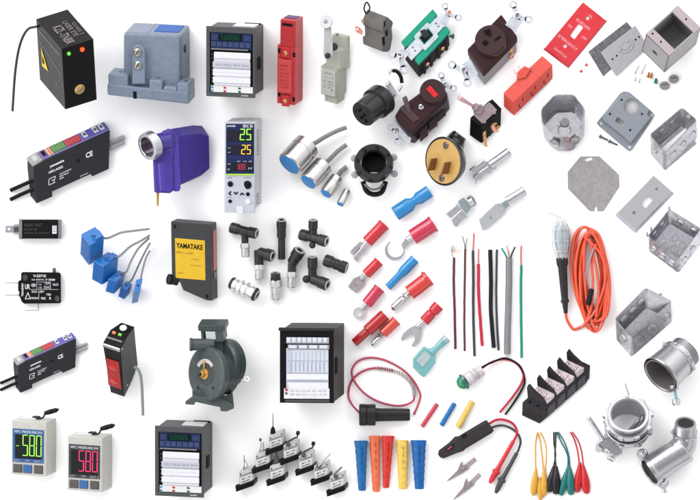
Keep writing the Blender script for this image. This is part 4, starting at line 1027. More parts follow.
def open_box(t, f, wt, mt, floor=True, floor_hole=None, side_holes=(), floor_c=1.0, bev=.3):
    """box with its opening at c=0: four walls and a floor"""
    a, b, c = wt / f.u.length, wt / f.v.length, wt / f.w.length
    gs = {'w0': (F(f(0, 0, 0), f.w, f.v, f.u), a), 'w1': (F(f(1 - a, 0, 0), f.w, f.v, f.u), a), 'w2': (F(f(0, 0, 0), f.w, f.u, f.v), b), 'w3': (F(f(0, 1 - b, 0), f.w, f.u, f.v), b)}
    for kname, (g, th) in gs.items():
        hs = [h[1] for h in side_holes if h[0] == kname]
        t.part('wall_panel', M().plate(g, [(0, 0), (floor_c, 0), (floor_c, 1), (0, 1)], hs, 0, th), mt, bev=bev)
    if floor:
        t.part('bottom_panel', M().plate(f, [(0, 0), (1, 0), (1, 1), (0, 1)], floor_hole or [], floor_c - c, floor_c), mt, bev=0)

t = T('outlet_box', 'pale grey cast outlet box with open top and pinkish screw flanges', 'junction box')
f = fr(z(435, 300), z(603, 150), z(315, 182), z(412, 405))
f.w = f.w * .8
WB = mat('box_grey_paint', (176, 173, 176), .5, var=.02)
side = F(f.O, f.w, f.v, f.u)
open_box(t, f, 1.6, WB, floor_hole=[f.circ(.42, .42, 3.2, 24)], side_holes=[('w0', side.circ(.52, .52, 3.6, 24))])
FL = mat('flange_pink_grey', (190, 174, 178), .5, var=.05)
t.part('screw_flange', M().box(f, 0, .2, 0, 1, -.01, .06), FL, bev=.3); t.part('screw_flange', M().box(f, .8, 1, 0, 1, -.01, .06), FL, bev=.3)
for a_, b_ in ((.1, .5), (.9, .5), (.1, .86)): t.part('screw_hole', M().lathe(f(a_, b_, -.012), -f.w, [(0, 1.0), (.25, 1.0)], 14), DARK, bev=0)
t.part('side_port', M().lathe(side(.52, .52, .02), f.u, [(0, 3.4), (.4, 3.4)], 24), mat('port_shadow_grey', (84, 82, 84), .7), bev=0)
t.part('knockout', M().lathe(f(.97, .5, .4), -f.u, [(0, 5.4), (1.5, 5.2), (1.6, 3.2)], 24), WB, bev=.2)
t.done()
# loose hardware
def loose(name, label, cat, x0, y0, x1, y1, hr, sr, mt, grp='loose screws beside the cover plate', hx=None):
    t = T(name, label, cat, grp); A, B = z(x0, y0, 1.2), z(x1, y1, 1); d = B - A
    t.part('head', M().lathe(A, d, [(0, hr * .7), (hr * .4, hr), (hr * .9, hr), (hr, sr)], 16), mt, bev=0)
    n = max(3, int(d.length / 1.0)); pr = [(hr * .9, sr)]
    for q in range(n): s0 = hr + (d.length - hr) * q / n; pr += [(s0, sr * .8), (s0 + .4, sr * 1.15)]
    t.part('shank', M().lathe(A, d, pr + [(d.length, sr * .4)], 12), mt, bev=0); t.done()
SCM = mat('screw_pinkish', (190, 172, 172), .35, metal=.6)
loose('loose_screw', 'long thin steel screw, nearest to the corner of the cover plate', 'screw', 262, 388, 286, 340, 1.2, .5, SCM)
loose('loose_screw', 'long thin steel screw, nearest to the outlet box', 'screw', 296, 388, 321, 336, 1.2, .5, SCM)
loose('loose_screw', 'short steel screw below the long ones, the one further from the brass screws', 'screw', 262, 426, 270, 402, 1.2, .5, SCM)
loose('loose_screw', 'short steel screw below the long ones, next to the brass screws', 'screw', 283, 436, 292, 410, 1.2, .5, SCM)
BR2 = mat('bronze', (186, 112, 52), .3, metal=.6)
loose('loose_screw', 'brass screw standing nearer the steel screws', 'screw', 330, 408, 338, 378, 1.7, .8, BR2)
loose('loose_screw', 'brass screw standing nearer the green screw', 'screw', 346, 412, 354, 382, 1.7, .8, BR2)
loose('loose_screw', 'small teal green grounding screw beside the brass screws', 'screw', 371, 440, 376, 412, 2.1, 1.2, mat('ground_teal', (36, 144, 130), .35, metal=.3))
for x, y, st in ((419, 450, 'round slotted grey closure plug, lower one of the two'), (468, 415, 'round slotted grey closure plug, the one nearer the outlet box corner')):
    t = T('closure_plug', st, 'plug', 'round slotted closure plugs')
    t.part('disc', M().lathe(z(x, y, 0), V(.05, .1, 1), [(0, 3.4), (.8, 4.3), (3, 4.3), (3.6, 3.8)], 36, squash=1.2), mat('plug_grey', (150, 150, 152), .45), bev=.1)
    t.part('slot', M().prism([z(x - 16, y - 4, 3.9), z(x + 14, y - 10, 3.9), z(x + 15, y - 6, 3.9), z(x - 15, y, 3.9)], V(0, 0, -.5)), DGR, bev=0); t.done()

# --- octagon box
z = Z(530, 85, 4.118)
t = T('octagon_box', 'deep octagonal galvanised box open at the top', 'junction box')
oc = []
for x, y in ((100, 40), (180, 38), (226, 98), (222, 150), (172, 214), (100, 216), (46, 158), (42, 100)): oc.append(z(x, y, 30 - (220 - y) * .05))
bot = [p + V(1.5, 15.5, -16) for p in oc]; bot = [V(588 - 25.5 + (p.x - 562.5) * .93 + 0, p.y, p.z) if False else p for p in bot]
ctr = sum(oc, V(0, 0)) / 8
inn = [ctr + (p - ctr) * .955 for p in oc]; cb = sum(bot, V(0, 0)) / 8; bo = [cb + (p - cb) * .93 for p in bot]; bi = [cb + (p - cb) * .88 + V(0, 0, 1) for p in bot]
def bevoct(L_, n=2):
    out = []
    for i in range(8):
        p, q = L_[i], L_[(i + 1) % 8]; out += [p.lerp(q, .12), p.lerp(q, .5), p.lerp(q, .88)]
    return out
t.part('shell', M().loft([bevoct(x) for x in (oc, bo, bi, inn, oc)], caps=False), GAL, bev=0, ang=25)
t.part('bottom_panel', M().prism(bevoct(bi), V(0, 0, -.8)), mat('galvanised_bright', (186, 186, 192), .27, metal=.75, var=.06, spangle=420), bev=0)
bc = cb + V(0, 0, 1.2)
k = t.part('knockout', M().ring(bc + V(0, -1), V(0, 0, 1), 6.6, 6.0, -.5, .4, 30), KNK, bev=.1)
t.part('knockout', M().lathe(bc + V(0, -9, .2), V(0, 0, 1), [(0, 4.6), (.5, 4.2)], 26), CST, bev=.1)
for x, y in ((114, 163), (162, 173)): t.part('bottom_hole', M().lathe(V(z(x, y).x, z(x, y).y, bc.z), V(0, 0, 1), [(0, 1.0), (.3, 1.0)], 14), WHT, bev=0)
for x, y, sx_ in ((100, 245, -1), (185, 232, 1)):
    p = z(x, y, 24); ax = V(.35 * sx_, .75, .6); t.part('knockout', M().lathe(p, ax, [(-2, 5.2), (.2, 5.2), (.5, 4.6)], 28), GAL, bev=0, ang=60); t.part('knockout_gap', M().ring(p, ax, 5.7, 5.2, -1.5, .1, 28), KNK, bev=0)
t.done()

# --- raised square cover
t = T('box_cover', 'square raised steel cover with a large round hole and small rectangular slot', 'box cover')
CV = mat('zinc_blue_grey', (170, 176, 186), .4, metal=.5, var=.02, scale=600)
g = z.flat(0)
base = [(372, 34), (388, 26), (410, 30), (502, 108), (514, 124), (508, 136), (424, 264), (412, 274), (398, 266), (284, 168), (276, 156), (284, 144)]
t.part('flange', M().plate(g, base, [], 0, 1), CV, bev=.3)
top = [(376, 38), (404, 36), (486, 100), (478, 122), (498, 132), (412, 240), (392, 218), (304, 148), (296, 128)]
hi = [(380, 37), (408, 34), (490, 102), (482, 122), (496, 134), (414, 238), (390, 214), (304, 146), (296, 130)]
lo = [(p[0] + (p[0] - 395) * .05, p[1] + (p[1] - 130) * .05 + 4) for p in hi]
holes = [g.circ(418, 88, 7.6, 36), [(360, 132), (390, 152), (380, 168), (350, 150)]] + [g.circ(x, y, 1.3, 14) for x, y in ((378, 62), (462, 120), (330, 120), (413, 186))]
g6 = z.flat(6)
k = t.part('raised_face', M().plate(g6, hi, holes, -.8, 0), CV, bev=.3)
m = M(); m.loft([[g6(p[0], p[1], -.4) for p in hi], [g(p[0], p[1], .8) for p in lo]], caps=False); t.part('raised_side', m, CV, k, bev=0)
for x, y in ((411, 256), (294, 158), (502, 124)): t.part('mounting_hole', M().lathe(z(x, y, 1), V(0, 0, 1), [(0, 1.3), (.15, 1.3)], 16), WHT, bev=0)
t.part('hole_floor', M().plate(z.flat(1.05), g.circ(418, 88, 7.4, 30), [], 0, .05), mat('opening_white', (238, 238, 238), .8, bump=0), bev=0)
t.part('hole_floor', M().plate(z.flat(1.05), [(354, 130), (392, 152), (382, 172), (344, 150)], [], 0, .05), mat('opening_white', (238, 238, 238), .8, bump=0), bev=0)
t.done()
for (x0, y0, x1, y1, st) in ((286, 210, 322, 228, 'first of the two thin dark screws below the square raised cover, the upper one'), (324, 230, 362, 248, 'second thin dark screw below the square raised cover, the lower one')):
    loose('cover_screw', st, 'screw', x0, y0, x1, y1, 2.0, 1.0, mat('screw_dark', (104, 104, 112), .35, metal=.6), 'cover screws')

# --- deep handy box without bottom
z = Z(640, 90, 5.556)
def rect_box(z, rim, dv, dz, wt, zr=26, openb=None, name='utility_box', label='', knocks=(), far_notch=None, mt=None, wallk=True):
    mt = mt or GAL
    t = T(name, label, 'junction box')
    R = [z(x, y, zr) for x, y in rim]
    def rnd(L_, k=.07):
        out = []
        for i in range(4):
            p0, p1, p2 = L_[i - 1], L_[i], L_[(i + 1) % 4]
            a = p1.lerp(p0, min(.3, 3.2 / (p0 - p1).length)); b = p1.lerp(p2, min(.3, 3.2 / (p2 - p1).length))
            for s_ in (0, .25, .5, .75, 1): out.append(a * (1 - s_) ** 2 + p1 * 2 * s_ * (1 - s_) + b * s_ ** 2)
        return out
    ctr = sum(R, V(0, 0)) / 4
    def inset(L_, d):
        c = sum(L_, V(0, 0)) / 4; out = []
        for i, p in enumerate(L_):
            e1 = (L_[i - 1] - p).normalized(); e2 = (L_[(i + 1) % 4] - p).normalized(); out.append(p + (e1 + e2) * d)
        return out
    dvv = V(dv[0] / z.sx, dv[1] / z.sy, -dz)
    Bo = [p + dvv for p in R]
    rings = [rnd(R), rnd([p.lerp(q, .5) for p, q in zip(R, Bo)]), rnd(Bo), rnd(inset(Bo, wt)), rnd(inset([p.lerp(q, .5) for p, q in zip(R, Bo)], wt)), rnd(inset(R, wt)), rnd(R)]
    t.part('shell', M().loft(rings, caps=False), mt, bev=0, ang=30)
    if openb: # bottom with a rectangular opening
        pass
    else:
        fl = rnd(inset([p + V(0, 0, .5) for p in Bo], wt * .9))
        t.part('bottom_panel', M().prism(fl, V(0, 0, -.6)), mat('galvanised_bright', (186, 186, 192), .34, metal=.75, var=.06, spangle=420), bev=0)
    # knock-outs on the two near walls and the far walls
    def wall(i, j, s_, c, r, inner=False):
        A, B = R[i], R[j]; d = (B - A); n = d.cross(dvv).normalized()
        if n.z < 0: n = -n
        p = A.lerp(B, s_) + dvv * c
        p = p + (n * .05 if not inner else n * (wt + .1))
        t.part('knockout', M().lathe(p, n, [(-.2, r), (.15, r), (.3, r * .9)], 28), mt, bev=0, ang=60)
        e = d.normalized(); e2 = n.cross(e).normalized(); a0 = 2.2 if inner else -.9
        k = t.part('knockout_gap', M().tube([p + (e * math.cos(a0 + i * .23) + e2 * math.sin(a0 + i * .23)) * (r * 1.02) + n * .1 for i in range(9)], lambda s_: .15 + .45 * math.sin(PI * s_), seg=6, n=2), KNK, bev=0)
    for kk in knocks: wall(*kk)
    return t, R, dvv, Bo
t, R, dv, Bo = rect_box(z, [(50, 250), (232, 96), (318, 168), (136, 352)], (4, 98), 15, .8, openb=True, label='deep galvanised handy box without a bottom, wall knockouts on its sides',
    knocks=[(0, 3, .35, .5, 3.4), (3, 2, .25, .5, 3.6), (3, 2, .55, .5, 3.6), (3, 2, .85, .5, 3.4), (0, 1, .4, .4, 3.6, True), (0, 1, .72, .4, 3.6, True)])
c = [Bo[i].lerp((Bo[0] + Bo[1] + Bo[2] + Bo[3]) / 4, .1) for i in range(4)]
t.part('bottom_lip', M().box(F(Bo[0], Bo[1] - Bo[0], Bo[3] - Bo[0], V(0, 0, 1)), .02, .98, .02, .16, 0, .8).box(F(Bo[0], Bo[1] - Bo[0], Bo[3] - Bo[0], V(0, 0, 1)), .02, .98, .82, .98, 0, .8), GAL, bev=0)
t.part('rim_notch', M().lathe(z(268, 148, 27), V(0, 0, 1), [(-1, 2.2), (.3, 2)], 18), TIN, bev=.1)
t.part('corner_tab', M().prism(poly(z, [(66, 292), (90, 306), (96, 330), (84, 330)], 24), V(0, 0, .6)), TIN, bev=.1)
t.done()
z = Z(520, 290, 3.889)
t, R, dv, Bo = rect_box(z, [(367, 112), (488, -10), (592, 44), (430, 186)], (4, 76), 11, .8, label='long galvanised utility box with three round knockouts along its side',
    knocks=[(0, 3, .5, .5, 3.8), (3, 2, .2, .5, 5.2), (3, 2, .52, .5, 5.2), (3, 2, .84, .5, 4.8), (0, 1, .3, .5, 4.4, True), (0, 1, .58, .5, 4.4, True), (0, 1, .84, .5, 4.2, True)], name='utility_box')
t.part('rim_screw', M().lathe(z(546, 18, 25), V(0, 0, 1), [(0, 2), (.5, 1.8)], 16), TIN, bev=.1)
for x, y in ((500, 138), (470, 150), (515, 118)): t.part('bottom_hole', M().lathe(V(z(x, y).x, z(x, y).y, Bo[0].z + .6), V(0, 0, 1), [(0, .9), (.2, .9)], 12), WHT, bev=0)
t.done()
z = Z(640, 200, 6.25)
t, R, dv, Bo = rect_box(z, [(44, 228), (182, 56), (384, 180), (238, 374)], (4, 84), 10, .7, name='square_box', label='square galvanised box with many round knockouts, beside the toggle wall plate', mt=mat('galvanised_mottled', (184, 184, 190), .22, metal=.88, var=.14, spangle=300),
    knocks=[(0, 3, .2, .55, 3.2), (0, 3, .5, .55, 3.2), (0, 3, .8, .55, 3.2), (3, 2, .25, .55, 3.2), (3, 2, .6, .55, 3.2), (1, 2, .35, .45, 3.4, True), (1, 2, .75, .45, 3.4, True), (0, 1, .35, .5, 3.2, True), (0, 1, .7, .5, 3.2, True)])
cB = (Bo[0] + Bo[1] + Bo[2] + Bo[3]) / 4
for dx, dy, r_ in ((0, 2, 4.4), (-9, -1, 3.6), (8, -2, 3.6), (1, -9, 3.6), (3, 11, 3.4)): t.part('knockout', M().ring(cB + V(dx, dy, .9), V(0, 0, 1), r_, r_ * .84, -.3, .3, 26), GAL, bev=0)
for x, y in ((150, 256), (176, 276), (238, 264), (188, 342), (250, 330)): t.part('bottom_hole', M().lathe(V(z(x, y).x, z(x, y).y, cB.z + .6), V(0, 0, 1), [(0, .8), (.3, .8)], 12), WHT, bev=0)
for x, y in ((46, 222), (72, 190), (184, 62)): t.part('rim_ear', M().prism(poly(z, [(x - 8, y + 10), (x - 6, y - 22), (x + 2, y - 26), (x + 10, y + 6)], 19), V(0, 0, .9)), GAL, bev=.1)
t.done()

# --- octagonal blank cover
t = T('octagon_cover', 'flat mottled octagonal steel cover with one slot and one notch', 'box cover')
g = F(V(0, 0, 0), V(1, 0, 0), V(0, 1, 0), V(0, 0, 1))
op = [(580.5, 156.6), (599.5, 156.2), (619, 174.5), (619.6, 186.5), (603.8, 210.9), (597.8, 211.2), (597, 206.4), (595.2, 206.4), (594.4, 211.2), (589.5, 210.8), (568, 188.5), (567.8, 172)]
t.own(M().plate(g, op, [[(584.5, 159.2), (591, 157.4), (593, 158.8), (592, 160), (586.5, 161.4)]], 0, 1.2), mat('galvanised_spangle', (186, 180, 182), .5, metal=.4, var=.0, rgb2=(170, 165, 168), nscale=260, bump=.08), bev=.25); t.done()

# --- steel toggle plate
z = Z(540, 180, 4.167)
t = T('wall_plate', 'brushed steel toggle wall plate with bright turned edges', 'wall plate')
f = F(z(474, -19, 2.6), z(556, 52, 2.6) - z(474, -19, 2.6), z(322, 138, 2.6) - z(474, -19, 2.6), V(0, 0, 1))
f.u = z(552, 50, 2.6) - f.O
tg = fpts(f, z, [(448, 64), (470, 84), (440, 118), (418, 100)]); h1 = f.inv2(z(488, 38)); h2 = f.inv2(z(393, 137))
BSH = mat('brushed_steel', (176, 174, 178), .36, metal=.65, var=.02, bump=.05, scale=900)
t.part('plate', M().plate(f, [(0, 0), (1, 0), (1, 1), (0, 1)], [tg, f.circ(h1[0], h1[1], 1.7, 20), f.circ(h2[0], h2[1], 1.7, 20)], 0, .9), BSH, bev=.2)
EDG = mat('edge_bright', (160, 162, 172), .2, metal=.9, var=.1)
for e0, e1, dx, dy in (((1, 0), (1, 1), .09, 0.0), ((0, 1), (1, 1), 0, .055)):
    a0, a1 = f(e0[0], e0[1], .9), f(e1[0], e1[1], .9)
    x1, y1 = (.09, .055)
    b0 = f(e0[0] + (dx if e0[0] else -.0), e0[1] + (dy if e0[1] else 0) , -2.4); b1 = f(1.09, 1.055, -2.4)
    m_ = lambda p, q, s_: p.lerp(q, s_)
    t.part('bevel_edge', M().loft([[a0, m_(a0, b0, .45) + V(0, 0, .9), b0, a0 + V(0, 0, -3.2)], [a1, m_(a1, b1, .45) + V(0, 0, .9), b1, a1 + V(0, 0, -3.2)]]), EDG, bev=0, ang=15)
t.done()

# --- black female connector
z = Z(345, 60, 3.448)
t = T('cord_connector', 'black cylindrical cord connector with dark slots and exposed metal clamp', 'connector')
A = z(62, 188, 16); B = z(124, 138, -2); d = B - A; Lb = d.length
t.part('body', M().lathe(A, d, [(-1, 12.2), (0, 13.4), (Lb * .68, 14), (Lb * .7, 16.2), (Lb * 1.05, 16.4), (Lb * 1.12, 15.2), (Lb * 1.18, 10)], 48), mat('connector_black', (44, 44, 48), .3, coat=.4), bev=0, ang=28)
ax = -d.normalized(); p = A + ax * 1.2
a_, b_, n_ = basis(ax)
for dx, dy, w_, h_ in ((-2, -5, 1.2, 2.6), (5, -1, 1.6, 2.0), (-4, 5, 1.6, 2.2), (3, 7, 1.8, 1.6)):
    c = p + V(dx * .8, dy, 0) ; c = c - n_ * ((c - p).dot(n_)) + n_ * .1
    t.part('socket_slot', M().prism([c + a_ * w_ + b_ * h_, c - a_ * w_ + b_ * h_, c - a_ * w_ - b_ * h_, c + a_ * w_ - b_ * h_], -n_ * .6), mat('void_black', (8, 8, 8), .8, bump=0), bev=0)
for x, y in ((142, 92), (166, 132), (150, 48), (184, 106)): t.part('clamp_screw', M().rod(z(x, y, 2), z(x + 12, y - 16, 4), 1.6, 1.3), TIN, bev=.1)
t.part('clamp_bridge', M().prism(poly(z, [(138, 84), (152, 68), (178, 112), (164, 130)], 0), V(0, 0, 2)), TIN, bev=.3)
t.part('clamp_saddle', M().tube([z(164, 38, 2), z(178, 40, 3), (z(192, 58, 3)), z(196, 80, 2)], 1.9), BLK, bev=0)
t.done()

# --- black knurled bushing
z = Z(345, 100, 3.684)
t = T('insulating_bushing', 'black round bushing with lobed rim and see-through tabs', 'bushing')
ax = V(0, -.32, 1)
c = z(106, 238, 6)
k = t.part('rim', M().lathe(c, ax, [(0, 19.4), (3, 19.8), (6.5, 18.6), (8, 15)], 48, cap=False).ring(c, ax, 19, 13, 3, 8, 48), mat('bushing_black', (38, 38, 42), .3, coat=.3), bev=0, ang=35)
for q in range(8):
    a = 2 * PI * q / 8 + .2; p = c + V(math.cos(a) * 16.6, math.sin(a) * 15.6, 6.4 + math.sin(a) * 4.6)
    t.part('rim_lobe', M().ball(p, 3.0, 2.4), BLK, k, bev=0)
t.part('sleeve', M().ring(c - ax * 1, ax, 12.6, 11.6, -9, 8, 40), BLK, bev=.2)
t.part('lower_collar', M().tube([z(66, 300, 4), z(80, 336, 5), z(108, 348, 5), z(136, 338, 5), z(150, 300, 4)], 2.6), BLK, bev=0)
t.part('lower_collar', M().tube([z(72, 310, 7), z(90, 326, 8), z(108, 330, 8), z(128, 324, 8), z(142, 308, 7)], 1.2), mat('collar_grey', (120, 120, 124), .25, coat=.4), bev=0)
t.part('bore_floor', M().lathe(c - ax * 6, ax, [(0, 12), (.5, 12)], 32), DARK, bev=0)
t.part('key_slot', M().box(F(c - ax * 4 + V(-3.4, 6.6, 1.5), V(7.4, 0, 0), V(0, 2.6, 0), V(0, 0, 1)), 0, 1, 0, 1, 0, .4), WHT, bev=.1)
CL = mat('clear_tab', (176, 180, 186), .2, coat=.5, alpha=.75)
for x, y in ((34, 215), (36, 276), (180, 212), (182, 272)): t.part('clear_tab', M().ball(z(x, y, 5), 3.6, 1.4), CL, bev=0)
t.done()

# --- brass faced plug
t = T('brass_faced_plug', 'black plug with a round brass face, two screws and two blades', 'plug')
ax = V(-.66, .09, .74)
c = z(366, 226, 14)
t.part('shell', M().lathe(c, ax, [(-12, 17), (-8, 21.5), (0, 24.6), (1.2, 24.6), (1.6, 23.4)], 56, squash=1.0), mat('plug_black', (30, 29, 31), .3, coat=.5), bev=0, ang=30)
t.part('strain_relief', M().tube([c - ax * 8 + V(0, -6, 0), z(408, 150, 0), z(424, 128, 0)], lambda s_: 12 - 4.6 * s_), mat('plug_black', (30, 29, 31)), bev=0)
BF = mat('brass_face', (222, 178, 100), .4, metal=.2, var=.05)
k = t.part('face', M().lathe(c + ax * 1.2, ax, [(0, 22.6), (.8, 22.4)], 56), BF, bev=0)
for x, y in ((372, 168), (357, 288)):
    p = V(z(x, y).x, z(x, y).y, 0); p.z = c.z + 2 - ((p - c).x * ax.x + (p - c).y * ax.y) / ax.z
    screw(t, p, ax, 3.6, mat('screw_antique', (112, 96, 92), .3, metal=.7), parent=k)
for x, y in ((334, 236), (384, 250)):
    p = V(z(x, y).x, z(x, y).y, 0); p.z = c.z + 2 - ((p - c).x * ax.x + (p - c).y * ax.y) / ax.z
    u = V(.3, -.92, .2).normalized() * 6.4; s_ = V(1, .3, .4).normalized() * .9
    m = M(); m.prism([p - u + s_, p + u + s_, p + u - s_, p - u - s_], ax * 11); t.part('blade', m, mat('blade_bronze', (140, 102, 66), .3, metal=.7), k, bev=.2)
t.done()

# --- bare metal terminals
def barrel(t, A, B, r, name='barrel', mt=None, hole=True, parent=None):
    d = B - A; i = t.part(name, M().lathe(A, d, [(0, r), (d.length * .12, r * 1.02), (d.length * .5, r * .96), (d.length - .4, r * 1.04), (d.length, r * .96)], 24), mt or TIN, parent, bev=0)
    if hole: t.part('bore', M().lathe(B, d, [(-.3, r * .76), (.08, r * .76)], 20), DARK, i, bev=0)
    return i
t = T('quick_connector', 'shiny female terminal with rolled channel and round barrel, beside the brass faced plug', 'terminal')
barrel(t, z(536, 240, 4), z(606, 190, 5), 4.8)
t.part('neck', M().prism(poly(z, [(520, 226), (548, 216), (560, 252), (538, 262)], 2), V(0, 0, 3)), TIN, bev=.5)
for p in ([(456, 256), (512, 216), (524, 232), (470, 274)], [(470, 280), (528, 240), (546, 262), (532, 276), (520, 272), (500, 298), (490, 296), (484, 312), (474, 302)]):
    t.part('rolled_channel', M().prism(poly(z, p, 2), V(0, 0, 4.4)), TIN, bev=1.2, seg=3)
t.done()
z = Z(345, 200, 3.125)
t = T('quick_connector', 'shiny female terminal with twisted clasp end, beside the spade tab', 'terminal')
for p in ([(312, 42), (352, 10), (366, 24), (330, 58)], [(330, 60), (366, 26), (386, 52), (368, 64), (350, 86), (338, 82)]):
    t.part('rolled_channel', M().prism(poly(z, p, 2), V(0, 0, 4)), TIN, bev=1.0, seg=3)
t.part('neck', M().prism(poly(z, [(350, 4), (372, -8), (396, 24), (380, 44)], 2), V(0, 0, 3.2)), mat('neck_teal_steel', (160, 172, 174), .25, metal=.8), bev=.5)
t.part('clasp', M().ring(z(396, 4, 3.6), V(.85, -.5, .25), 6.2, 4.6, -2, 2.4), TIN, bev=.3)
t.done()
t = T('spade_terminal', 'flat grey spade tab with small hole and polished round barrel', 'terminal')
g = z.flat(2.5)
t.part('blade', M().plate(g, [(418, 62), (470, 12), (486, 10), (500, 24), (502, 40), (444, 92), (430, 96)], [g.circ(457, 56, 1.7, 18)], 0, 1), mat('tab_satin', (176, 178, 182), .34, metal=.6, var=.02), bev=.3)
t.part('neck', M().prism(poly(z, [(486, 12), (508, -6), (520, 12), (500, 30)], 1.5), V(0, 0, 3)), mat('neck_teal_steel', (122, 148, 148)), bev=.5)
barrel(t, z(506, 4, 4.4), z(562, -30, 5), 5.0)
t.done()

# --- insulated crimp terminals
z = Z(345, 205, 3.448)
VR = mat('vinyl_red', (218, 48, 62), .28, coat=.5, var=.06)
VC = mat('vinyl_crimson', (214, 40, 78), .28, coat=.5, var=.06)
VD = mat('vinyl_dark_red', (196, 36, 42), .28, coat=.5, var=.06)
VO = mat('vinyl_orange_red', (236, 76, 58), .25, coat=.5, var=.06)
VB = mat('vinyl_blue', (8, 142, 212), .32, coat=.4, var=.05)
def sleeve(t, a, b, r, mt, flare=1.12, r0=None, name='sleeve', squash=.85):
    A, B = z(a[0], a[1], r), z(b[0], b[1], r); d = B - A; Ls = d.length; r0 = r0 or r
    m = M().lathe(A, d, [(0, r0 * .9), (.5, r0), (Ls * .55, r), (Ls * .85, r), (Ls - .2, r * flare), (Ls, r * flare * .96)], 26, squash=squash)
    i = t.part(name, m, mt, bev=0)
    t.part('sleeve_bore', M().lathe(B, d, [(-.3, r * .74), (.06, r * .74)], 20, squash=squash), mat('vinyl_shade', (150, 24, 36) if mt is not VB else (10, 84, 140), .5), i, bev=0)
    return i
def zz(x, y, h): return z(x, y, h)
G = 'insulated crimp terminals'
# red female connector
t = T('crimp_terminal', 'red sleeved crimp terminal with a shiny rolled female end', 'terminal', G)
sleeve(t, (76, 128), (136, 66), 6.2, VR)
for p in ([(14, 158), (50, 122), (62, 134), (26, 172)], [(28, 178), (60, 140), (76, 146), (66, 172), (52, 168), (46, 196), (36, 192)]): t.part('rolled_channel', M().prism(poly(z, p, 2), V(0, 0, 3.6)), TIN, bev=.9, seg=3)
t.part('neck', M().rod(zz(58, 150, 4), zz(82, 122, 5.4), 3), TIN, bev=.2); t.done()
# hook
t = T('crimp_terminal', 'crimson sleeved crimp terminal ending in an open wire hook', 'terminal', G)
sleeve(t, (232, 112), (306, 64), 8.2, VC); t.part('neck', M().rod(zz(216, 120, 4), zz(240, 106, 6), 3.4), TIN, bev=.2)
g = z.flat(3); o_ = arc(172, 156, 35, -28, 240, 26); i_ = arc(174, 152, 27.5, 234, -22, 26)
t.part('hook', M().plate(g, o_ + i_, [], 0, 1), TIN, bev=.2)
t.part('hook_shank', M().plate(g, [(200, 152), (194, 136), (212, 108), (226, 112), (230, 124), (208, 150)], [], 0, 1.05), TIN, bev=.2); t.done()
# tab
t = T('crimp_terminal', 'red sleeved crimp terminal with a square flat pinkish tab', 'terminal', G)
sleeve(t, (72, 240), (118, 194), 5.2, VR); t.part('neck', M().rod(zz(54, 256, 3), zz(80, 230, 4.6), 2.6), TIN, bev=.2)
g = z.flat(2.6); t.part('tab', M().plate(g, [(10, 282), (30, 254), (50, 244), (70, 262), (66, 276), (40, 304)], [g.circ(38, 276, .7, 12)], 0, 1), mat('tab_pinkish', (196, 186, 188), .4, metal=.5), bev=.2); t.done()
# ring
t = T('crimp_terminal', 'red sleeved crimp terminal ending in a closed ring', 'terminal', G)
sleeve(t, (74, 342), (120, 286), 5.8, VC); t.part('neck', M().rod(zz(58, 358, 3), zz(82, 332, 4.6), 2.6), TIN, bev=.2)
t.part('ring', M().ring(zz(48, 372, 3), V(0, 0, 1), 6.0, 2.9, 0, 1.1), mat('ring_tin', (200, 196, 198), .35, metal=.6), bev=.25); t.done()
# blue reducer and top blue disconnect
def blue_disc(a, b, c, d_, r1, r2, r3, label):
    t = T('insulated_disconnect', label, 'terminal', 'blue insulated disconnects')
    A, B = z(a[0], a[1], r1), z(d_[0], d_[1], r1); d = B - A; L_ = d.length
    m = M().lathe(A, d, [(0, r1 * .94), (.6, r1), (L_ * b, r1 * .98), (L_ * (b + .1), r2), (L_ * c, r2), (L_ * (c + .08), r3), (L_ - .3, r3), (L_, r3 * .95)], 28, squash=.8)
    i = t.part('sleeve', m, VB, bev=0, ang=35); t.part('sleeve_bore', M().lathe(A, -d, [(-.3, r1 * .74), (.08, r1 * .74)], 20, squash=.8), mat('bore_blue', (12, 96, 156), .4), i, bev=0); t.done()
blue_disc((148, 284), .42, .5, (242, 186), 3.8, 4.6, 5.2, 'slim blue disconnect sleeve lying between the red terminals')
z = Z(345, 100, 3.684)
blue_disc((184, 420), .42, .6, (312, 336), 7.6, 4.6, 6.6, 'wide blue disconnect sleeve with narrow waist, above the crimson hook terminal')
z = Z(345, 205, 3.448)
# bullets
t = T('crimp_terminal', 'orange red sleeved crimp terminal with a large silver bullet tip', 'terminal', G)
sleeve(t, (222, 304), (290, 252), 7.6, mat('vinyl_scarlet', (228, 56, 48), .25, coat=.5)); t.part('flange', M().lathe(zz(278, 258, 7.6), V(1, -.74, 0), [(0, 8.6), (2.4, 8.8)], 26, squash=.85), mat('vinyl_scarlet', (228, 56, 48)), bev=.3)
A, B = zz(226, 300, 6), zz(162, 360, 4.6); d = B - A; t.part('bullet_tip', M().lathe(A, d, [(0, 2.6), (5, 3.2), (7, 4.4), (9, 3.0), (11, 4.2), (d.length - 2.4, 4.0), (d.length, 1.6)], 24), TIN, bev=0, ang=40); t.done()
t = T('crimp_terminal', 'small orange sleeved crimp terminal with a thin silver bullet tip', 'terminal', G)
sleeve(t, (130, 444), (178, 398), 5.2, VO); A, B = zz(134, 440, 4.4), zz(92, 484, 3); d = B - A; t.part('bullet_tip', M().lathe(A, d, [(0, 1.8), (4, 2.2), (5, 3.2), (7, 2.2), (9, 3.0), (d.length - 2, 2.8), (d.length, 1)], 22), TIN, bev=0, ang=40); t.done()
t = T('crimp_terminal', 'dark red fully sleeved bullet socket with stepped ends', 'terminal', G)
A, B = zz(32, 476, 5), zz(138, 378, 6); d = B - A; t.part('sleeve', M().lathe(A, d, [(0, 4.0), (.6, 4.4), (d.length * .4, 4.4), (d.length * .44, 6.2), (d.length * .97, 6.2), (d.length, 5.8)], 28), VD, bev=0, ang=35)
